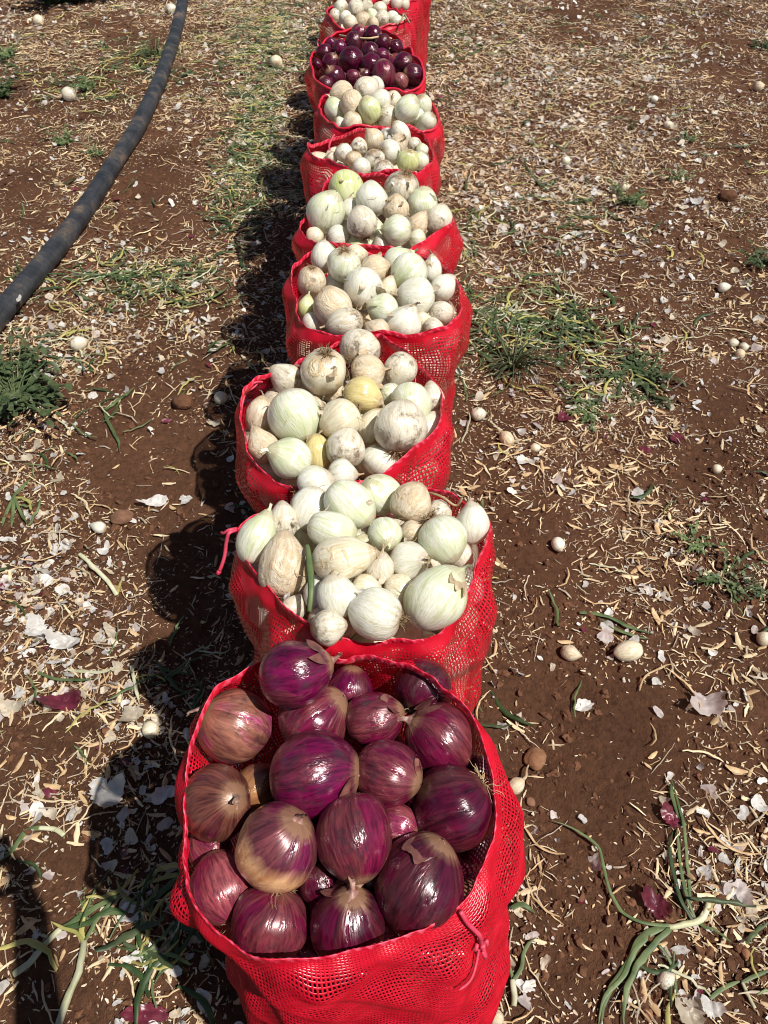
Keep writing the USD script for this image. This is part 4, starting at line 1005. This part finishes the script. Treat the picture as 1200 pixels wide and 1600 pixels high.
for px, py, r, w, m in [(193,812,17,'smooth brown stone on bare soil beside a white stray onion', stone_mat), (836,1188,18,'angular orange brown stone near the front bag', stone_orange),
                     (287,632,17,'soil coloured stone near the third bag shadow', clod_mat), (1136,310,13,'dark brown clod far out on the soil', clod_mat), (829,1254,8,'pebble below the orange stone', stone_mat),
                     (1165,1492,9,'little orange brown pebble in the litter', stone_orange), (1012,1586,9,'orange pebble near the front corner of the field', stone_orange)]:
    import trimesh
    s = trimesh.creation.icosphere(3); g = np.random.default_rng(int(px))
    v = s.vertices * (1 + .5 * (meshkit.fbm(s.vertices * 1.3 + px, 3, 2)[:, None] - .5)) + .0
    p = ground_at(px, py); rr = r * ((p - CAM) @ FWD) / FPX
    v = v * [rr, rr * .85, rr * .65] @ rot_to((0, 0, 1), px * .7).T + p + [0, 0, rr * .35]
    top_mesh('stone', v, s.faces, m, w, 'stone', 'loose stones on the soil')
def big_skin(px, py, r, words, m, curl=.8, seed=1, lift=.012, stretch=1.0, yaw=0.0):
    n, k = 9, 36; g = np.random.default_rng(seed); a = np.arange(k) / k * 2 * np.pi
    edge = outline(g, a, .085)
    p = ground_at(px, py); rr = .85 * r * ((p - CAM) @ FWD) / FPX
    v = [(0, 0, 0)]
    for i in range(1, n):
        q = i / (n - 1) * edge
        v += list(np.stack([q * np.cos(a) * stretch, q * np.sin(a) / stretch, 0 * a], 1))
    v = np.array(v); d = np.array([math.cos(seed), math.sin(seed)]); w = v[:, 0] * d[0] + v[:, 1] * d[1]
    v[:, 2] = curl * .45 * w ** 2 + .34 * (meshkit.fbm(np.c_[v[:, :2] * 2.2 + seed, v[:, 2]], 3, seed) - .5) + .03 * np.sin(11 * w)
    v[:, 2] -= v[:, 2].min()
    v = v @ rot_to((0, 0, 1), yaw).T * rr + p + [0, 0, lift * .5]
    j = np.arange(k); jn = (j + 1) % k
    f = np.vstack([np.stack([0 * j, 1 + j, 1 + jn], 1)] + [np.vstack([np.stack([1 + o + j, 1 + o + k + j, 1 + o + k + jn], 1), np.stack([1 + o + j, 1 + o + k + jn, 1 + o + jn], 1)]) for o in range(0, (n - 2) * k, k)])
    top_mesh('onion_skin', v, f, m, words, 'onion skin', 'large loose onion skins on the soil')
for q in [(240,788,18,'crumpled white skin on bare soil near the second bag shadow',skin_white,1.2,1,.012,1.5),(291,784,11,'small pointed white skin beside the second bag shadow',skin_white,.6,2),
          (1098,1098,26,'pearly lilac white skin curled on bare soil far beside the front bag',skin_pink,1.3,3,.012,1.2),(166,1240,30,'cup of grey white skin in the front bag shadow',skin_white,1.6,4),
          (205,1425,20,'shaded flat white skin deep in the front bag shadow',skin_white,.6,5),(262,1240,18,'shaded torn white skin close to the front bag',skin_white,.8,6),(240,1500,20,'white skin at the shadow tip below the front bag',skin_white,.8,16),
          (100,1100,28,'glossy dark red skin on bare soil by the hose side',skin_red,1.4,7,.012,1.5),(1050,1280,17,'crimson skin scrap among the upright green leaves',skin_red,1.0,8),(1022,1418,24,'folded dark red skin by the long green leaf',skin_red,1.2,9),
          (1056,690,13,'small pink red skin by the white scraps',skin_red,1.0,10),(228,1586,26,'reddish brown skin at the bottom near the front bag',skin_red,1.0,11,.012,1.5),(880,656,12,'rusty red skin scrap near the grassy clump',skin_red,.8,12),
          (14,1112,20,'cream skin with green stem at the hose side picture edge',skin_cream,1.0,13,.012,1.4),(60,985,22,'broad white skin in the pile of skins',skin_white,1.0,14,.02),(110,1010,20,'wrinkled white skin next to the broad one in the pile',skin_white,1.2,15,.02,1.5),
          (205,1118,19,'cream shell of skin beside the tan stray onion',skin_cream,1.4,17),(1150,1395,22,'lilac skin with a small bulb inside, sunny side litter',skin_pink,1.2,18),(1075,1582,26,'large cream skin near the front corner litter',skin_cream,1.3,19),
          (995,778,13,'white skin on bare soil out from the second bag',skin_white,1.1,20),(912,1106,14,'torn white skin with stalk on bare soil beside the front bag',skin_white,1.2,21,.012,1.4),(1110,1580,18,'white ruffled skin next to the large cream one',skin_white,1.2,22),
          (945,1000,14,'fan shaped white skin near the smooth stray onion',skin_pink,1.0,23),(820,722,12,'small white skin out from the second bag',skin_white,1.0,24),(1085,318,12,'bright white scraps far out beside a clod',skin_white,1.0,25)]:
    big_skin(*q)
# white scrap stuck on the hose
q = at(30, 466, HR * 1.9)
vsk, fsk = flake_proto(77, .3)
top_mesh('onion_skin', vsk * .045 @ rot_to((-.25, -.1, 1), 2.2).T + q, fsk, skin_white, 'torn white scrap stuck on the dark hose', 'onion skin')

def leaf_path(pts, w, n=30, lift=.006, flat=.26, tip=.15):
    w = w * (.72 if w > 6 else .9)
    P = np.array([ground_at(x, y, l if l else lift) for x, y, l in [(p + (0,))[:3] for p in pts]])
    P = spline(P, n); d = (P[n // 2] - CAM) @ FWD
    s = np.linspace(0, 1, n)
    v, f = tube(P, w * d / FPX / 2 * np.interp(s, [0, .25, .75, 1], [.9, 1, .9, tip]), 10, flat)
    q = v * 60
    return v + (w * d / FPX) * .35 * np.stack([meshkit.noise(q + 5 * k, 2) - .5 for k in range(3)], 1) * [1, 1, .8], f
def onion_top(words, base, leaves, base_w=12, mats=None, name='onion_leaves'):
    path = xf(name, words, 'onion leaves', 'cut onion leaf bundles on the soil')
    if base: mesh(path, 'stem', *leaf_path(base, base_w, 12, .010, .8, .9), leaf_pale)
    for k, (pts, w) in enumerate(leaves):
        mesh(path, 'leaf', *leaf_path(pts, w, 36, .008 + .003 * (k % 3)), (mats or [leaf_green])[k % len(mats or [1])])
onion_top('long green onion leaves bending from a pale neck, sunny front corner', [(1108,1410),(1100,1432),(1075,1444),(1045,1448)],
          [([(1050,1448),(1005,1462),(985,1500),(955,1545),(938,1600)], 15), ([(1048,1450),(1018,1480),(985,1530),(975,1575),(976,1610)], 14), ([(1045,1446),(1000,1440),(968,1420),(948,1375),(938,1330),(905,1300),(862,1282)], 7),
           ([(1030,1452),(1000,1475),(970,1530),(945,1560),(935,1600)], 11), ([(1030,1478),(1050,1510),(1058,1560)], 8)], 14)
onion_top('upright bundle of thin green leaves above the bent leaf pile', [(1100,1425),(1090,1440)],
          [([(1086,1436),(1070,1390),(1062,1340),(1058,1285)], 8), ([(1082,1438),(1058,1390),(1048,1340),(1052,1300)], 9), ([(1078,1410),(1074,1350),(1068,1290),(1050,1220)], 7), ([(1080,1436),(1062,1410),(1050,1380)], 7), ([(1070,1290),(1052,1250),(1050,1218)], 9)], 8, [leaf_green, leaf_dark])
onion_top('pale yellow green onion stalk forking into leaves at the bottom corner by the shadow', [(90,1605),(105,1560),(125,1510),(131,1470)],
          [([(131,1472),(128,1445),(132,1420),(150,1395)], 12), ([(133,1470),(150,1440),(175,1405),(190,1380)], 9), ([(130,1475),(118,1455),(100,1450),(80,1440)], 8), ([(140,1440),(170,1425),(205,1430)], 12)], 17, [leaf_yellow, leaf_green])
onion_top('whitish leek like stalk fading into green beside the photographer shadow', [(22,1522),(45,1505),(75,1470),(95,1452)],
          [([(95,1452),(130,1430),(165,1408),(200,1395)], 14), ([(98,1450),(140,1440),(175,1420),(195,1425)], 11)], 14, [leaf_green, leaf_dark])
onion_top('bent pale green leaf arching near the hose side picture edge', [(100,1305),(80,1294),(62,1294)], [([(62,1294),(40,1300),(20,1325),(0,1345)], 13)], 11)
onion_top('yellow and green leaf pieces on soil below the hose', None, [([(148,440),(190,424),(250,428),(310,438)], 6), ([(258,474),(300,460),(340,450)], 6), ([(320,468),(340,460),(355,448)], 5)], 8, [leaf_green, leaf_yellow])
onion_top('short green sprout with pale stalk beside the front bag', [(803,1572),(803,1545),(801,1530)], [([(801,1532),(795,1505),(787,1490)], 7), ([(803,1530),(815,1510),(818,1490),(838,1465)], 9), ([(800,1420),(812,1412),(835,1428)], 12)], 14)
onion_top('green stem piece with straw on bare soil beside the front bag', None, [([(905,957),(945,962),(985,980),(1020,990)], 9), ([(940,968),(980,990),(1015,998)], 6)], 8)
onion_top('limp green leaf bent over near the leafy weed', None, [([(163,640),(172,665),(185,690),(187,705)], 8), ([(165,640),(185,625),(210,605)], 8)], 8)
onion_top('fan of light green leaves at the hose side picture edge', None, [([(22,775),(10,800),(4,822)], 8), ([(22,775),(20,800),(18,825)], 8), ([(22,775),(32,800),(42,818)], 7), ([(22,775),(35,760),(52,745)], 8)], 8)
onion_top('pale dry stalk lying on the soil near the second bag shadow', [(125,866),(145,885),(168,908),(182,930)], [([(182,930),(186,918),(190,905)], 7)], 10, [leaf_yellow])
onion_top('long leaf at the sunny front corner by the picture edge', [(1160,1535),(1180,1575)], [([(1110,1560),(1130,1545),(1160,1532)], 9), ([(1160,1535),(1180,1525),(1205,1515)], 9)], 8)
onion_top('long thin pale leaf far out on the soil', None, [([(1000,95),(1030,82),(1060,80),(1085,78)], 4)], 4, [leaf_yellow])
onion_top('long cut leaves beside the shadow below the skin pile', None, [([(105,1045),(150,1050),(190,1038)], 9), ([(60,1050),(100,1062),(150,1060)], 7), ([(205,1040),(212,1075),(218,1100)], 6)], 8, [leaf_pale, leaf_green])

def leaf_blade(g, L, w, dirn, base, droop):
    n = 6; s = np.linspace(0, 1, n); d = dirn / np.linalg.norm(dirn)
    side = np.cross(d, [0, 0, 1.0]); side /= np.linalg.norm(side) + 1e-9
    C = base + d * (s * L)[:, None] + np.array([0, 0, -1.0]) * (droop * L * s ** 2)[:, None]
    ww = w * np.sin(np.pi * np.clip(s * .93 + .05, 0, 1)) ** .8
    up = np.array([0, 0, 1.0])
    v = np.stack([C - side * ww[:, None] + up * ww[:, None] * .3, C, C + side * ww[:, None] + up * ww[:, None] * .3], 1).reshape(-1, 3)
    return v, grid_faces(n, 3)
def weed(px, py, r, words, kind='leafy', n=26, seed=0, m=None):
    g = np.random.default_rng(seed + int(px)); p = ground_at(px, py); rr = r * ((p - CAM) @ FWD) / FPX
    stems, leaves = [], []
    lob = g.uniform(0, 6.28)
    for k in range(n):
        a = g.uniform(0, 2 * np.pi); L = rr * g.uniform(.3, 1.2) * (1 + .35 * math.cos(2 * a + lob)); h = L * (g.uniform(.25, .7) if kind != 'low' else g.uniform(.05, .32))
        b0 = p + np.array([math.cos(a), math.sin(a), 0]) * rr * g.uniform(0, .25)
        e = b0 + np.array([math.cos(a) * L, math.sin(a) * L, h])
        if kind == 'grass':
            pts = spline([b0, b0 + (e - b0) * .5 + [0, 0, h * .5], e + [0, 0, -h * .3]], 8)
            leaves.append(tube(pts, np.linspace(1, .25, 8) * rr * .022, 4, .4, cap=False)); continue
        pts = spline([b0, (b0 + e) / 2 + [0, 0, h * .3], e], 7)
        stems.append(tube(pts, np.linspace(rr * .018, rr * .008, 7), 4, cap=False))
        for s in range(11):
            q = pts[min(6, 1 + s * 6 // 11)] + g.normal(0, rr * .02, 3); d = np.array([math.cos(a + g.normal(0, 1.1)), math.sin(a + g.normal(0, 1.1)), g.uniform(-.2, .6)])
            leaves.append(leaf_blade(g, rr * g.uniform(.10, .26), rr * g.uniform(.025, .07), d, q, g.uniform(0, .6)))
    path = xf('grass_tuft' if kind == 'grass' else 'weed', words, 'grass' if kind == 'grass' else 'weed', 'weeds growing in the field')
    if stems: mesh(path, 'stems', *join(stems), leaf_green)
    v, f = join(leaves); v[:, 2] = np.maximum(v[:, 2], gz(v[:, 0], v[:, 1]) + .002)
    mesh(path, 'foliage', v, f, m or leaf_weed)
weed(24,625,80,'dense dark green leafy weed at the hose side picture edge', n=60)
weed(150,-8,62,'dark bushy weed at the far top edge beside the hose', n=60, seed=3)
weed(95,2,60,'spreading dark weed at the far top edge, outer side', n=50, seed=4)
weed(-4,150,42,'weed cut by the picture edge on the hose side', n=30, seed=5)
weed(6,90,36,'feathery weed at the picture edge above the other one', n=24, seed=6, m=leaf_green)
weed(103,222,28,'small feathery weed on bare soil between edge and hose', n=18, m=leaf_green)
weed(152,243,22,'tiny weed touching the hose', n=14, m=leaf_green)
weed(245,88,42,'grassy weed leaning over the far part of the hose', 'grass', 40, m=leaf_green)
weed(130,140,34,'flat pale weed near the stemmed stray onion', n=14, m=leaf_green)
weed(800,575,80,'green grass clump on the sunny side of the fourth bag', 'grass', 60, m=leaf_weed)
weed(985,590,56,'dark leafy weed patch beside the grass clump', 'low', 30, seed=2)
weed(900,505,48,'tangled leafy weed behind the grass clump', 'low', 22, seed=9)
weed(1015,620,36,'leafy weed at the outer end of the weed patch', 'low', 16, seed=12)
weed(915,640,42,'light green weed strand below the weed patch', 'low', 14, m=leaf_green, seed=13)
weed(1085,850,36,'small creeping weed on bare soil far beside the second bag', n=12, m=leaf_green)
weed(1130,910,50,'creeping stemmy weed with few leaves near the picture edge', n=14, m=leaf_green, seed=5)
weed(1195,925,32,'leafy weed end at the sunny picture edge', n=14, seed=4)
weed(982,316,36,'low green weed far out on the soil', n=22, m=leaf_green)
weed(1075,220,22,'tiny weed in the far litter', n=12, m=leaf_green)
weed(1185,410,34,'leafy weed at the sunny picture edge', n=24)
weed(1060,280,26,'thin weed beside far white scraps', n=12, m=leaf_green, seed=7)
weed(1190,75,26,'dark weed at the far picture corner', n=14)
weed(135,1420,20,'limp wilted weed under the forked stalk', n=16, m=leaf_green)

# ------------------------------------------------------------------ the photographer, whose shadow falls into the picture
def person():
    import manifold3d as m3, trimesh
    def sph(p, r): return m3.Manifold.sphere(r, 20).translate(list(map(float, p)))
    def bone(a, ra, b_, rb): return m3.Manifold.batch_hull([sph(a, ra), sph(b_, rb)])
    ox, oy = PX, PY
    J = lambda x, y, z: np.array([ox + x, oy + y, z])
    def smooth(bones, e=.018, it=14):
        s = m3.Manifold.batch_boolean(bones, m3.OpType.Add).refine_to_length(e)
        m = s.to_mesh(); t = trimesh.Trimesh(m.vert_properties[:, :3], m.tri_verts)
        trimesh.smoothing.filter_taubin(t, iterations=it); return t
    hip, kn, an = .10, .095, .09
    body = [bone(J(-hip, 0, .92), .105, J(-kn, .02, .50), .07), bone(J(hip, 0, .92), .105, J(kn, .02, .50), .07),
            bone(J(-kn, .02, .50), .066, J(-an, -.01, .10), .042), bone(J(kn, .02, .50), .066, J(an, -.01, .10), .042),
            bone(J(-an, -.02, .045), .042, J(-an - .02, .17, .032), .032), bone(J(an, -.02, .045), .042, J(an + .02, .17, .032), .032),
            bone(J(-.08, 0, .95), .125, J(.08, 0, .95), .125), bone(J(0, 0, .95), .14, J(0, .0, 1.18), .135),
            m3.Manifold.batch_hull([sph(J(-.10, .0, 1.15), .11), sph(J(.10, .0, 1.15), .11), sph(J(-.155, .0, 1.38), .07), sph(J(.155, .0, 1.38), .07)]),
            bone(J(0, 0, 1.40), .065, J(0, .04, 1.53), .058),
            m3.Manifold.batch_hull([sph(J(0, .05, 1.62), .092), sph(J(0, .09, 1.60), .075), sph(J(0, .085, 1.545), .05), sph(J(0, .02, 1.64), .085)]),
            bone(J(0, .165, 1.60), .014, J(0, .155, 1.63), .010),
            bone(J(-.088, .05, 1.60), .02, J(-.088, .045, 1.63), .016), bone(J(.088, .05, 1.60), .02, J(.088, .045, 1.63), .016)]
    for s in (-1, 1):
        sh, el, wr = J(s * .185, 0, 1.37), np.array([ox + s * .23 + (0 if s < 0 else -.01), oy + .15, 1.20]), np.array([s * .098, -.095, 1.455])
        body += [bone(sh, .058, el, .045), bone(el, .043, wr, .030)]
        palm = np.array([s * .088, -.062, 1.50]); body.append(m3.Manifold.batch_hull([sph(wr, .026), sph(palm, .021), sph(palm + [s * -.004, .012, .022], .018), sph(palm + [0, -.016, -.012], .017)]))
        for q in range(4):
            a = palm + np.array([s * .006, .012, .026 - .016 * q]); b1 = a + np.array([s * .002, .030, .004]); b2 = np.array([s * .066, -.008 + .0, a[2] + .010]) + np.array([0, -.012, 0])
            body += [bone(a, .0095, b1 + [0, -.012, 0], .0085), bone(b1 + [0, -.012, 0], .0085, b2, .0075)]
        th = palm + np.array([-s * .004, -.006, .012]); body += [bone(th, .011, th + [-s * .012, -.020, .022], .0095), bone(th + [-s * .012, -.020, .022], .0095, th + [-s * .036, -.022, .026], .008)]
    t = smooth(body, .014, 10)
    c = t.triangles_center; 
    skin = simple('person_skin', (.36, .20, .13), (.42, .25, .17), 60, .5, .1)
    shirt = simple('person_shirt', (.05, .07, .12), (.07, .09, .15), 60, .85, .2)
    trousers = simple('person_trousers', (.035, .037, .045), (.05, .052, .06), 60, .85, .2)
    path = xf('person', 'person in dark shirt, trousers and cap, casting the shadow at the corner', 'person')
    mesh(path, 'body', t.vertices, t.faces, skin)
    grow = lambda bones, d: bones
    def cloth(bones, it=10): return smooth(bones, .018, it)
    tr = cloth([bone(J(-hip, 0, .88), .112, J(-kn, .02, .50), .083), bone(J(hip, 0, .88), .112, J(kn, .02, .50), .083), bone(J(-kn, .02, .50), .080, J(-an, -.01, .10), .062), bone(J(kn, .02, .50), .080, J(an, -.01, .10), .062), bone(J(-.075, 0, .90), .122, J(.075, 0, .90), .122)])
    mesh(path, 'trousers', tr.vertices, tr.faces, trousers)
    sh = [bone(J(-.075, 0, .93), .142, J(.075, 0, .93), .142), bone(J(0, 0, .95), .155, J(0, 0, 1.18), .150),
          m3.Manifold.batch_hull([sph(J(-.10, .0, 1.15), .124), sph(J(.10, .0, 1.15), .124), sph(J(-.155, .0, 1.375), .083), sph(J(.155, .0, 1.375), .083)])]
    for s in (-1, 1): sh.append(bone(J(s * .185, 0, 1.37), .072, np.array([ox + s * .235, oy + .12, 1.22]), .060))
    sh = cloth(sh); mesh(path, 'shirt', sh.vertices, sh.faces, shirt)
    cap = cloth([m3.Manifold.batch_hull([sph(J(0, .045, 1.665), .098), sph(J(0, .02, 1.66), .095)]) - m3.Manifold.cube([.4, .4, .2], True).translate([ox, oy + .03, 1.545]),
                 m3.Manifold.batch_hull([sph(J(-.06, .12, 1.655), .012), sph(J(.06, .12, 1.655), .012), sph(J(-.04, .215, 1.64), .010), sph(J(.04, .215, 1.64), .010)])], 6)
    mesh(path, 'cap', cap.vertices, cap.faces, trousers)
    for s in (-1, 1):
        e = trimesh.creation.icosphere(2, .012); mesh(path, 'eye', e.vertices + J(s * .032, .148, 1.625), e.faces, simple('person_eye', (.5, .5, .5), (.6, .6, .6)) if s < 0 else '/World/Looks/person_eye')
    ph = m3.Manifold.batch_hull([sph((sx * .070, -.030, 0) + np.array([0, 0, sz * .030]), .0045) for sx in (-1, 1) for sz in (-1, 1)])
    c_, s_ = math.cos(math.radians(42)), math.sin(math.radians(42))
    m = ph.to_mesh(); v = m.vert_properties[:, :3].copy(); v = v + [0, .030, 0]
    v = np.c_[v[:, 0], v[:, 1] * c_ + v[:, 2] * s_, v[:, 2] * c_ - v[:, 1] * s_] + CAM - FWD * .018
    top_mesh('phone', v, m.tri_verts, simple('phone_case', (.02, .02, .022), (.03, .03, .032), 20, .3, .05), 'dark phone held up in both hands by the person', 'phone', smooth=30)
PX, PY = -.15, -.42
person()
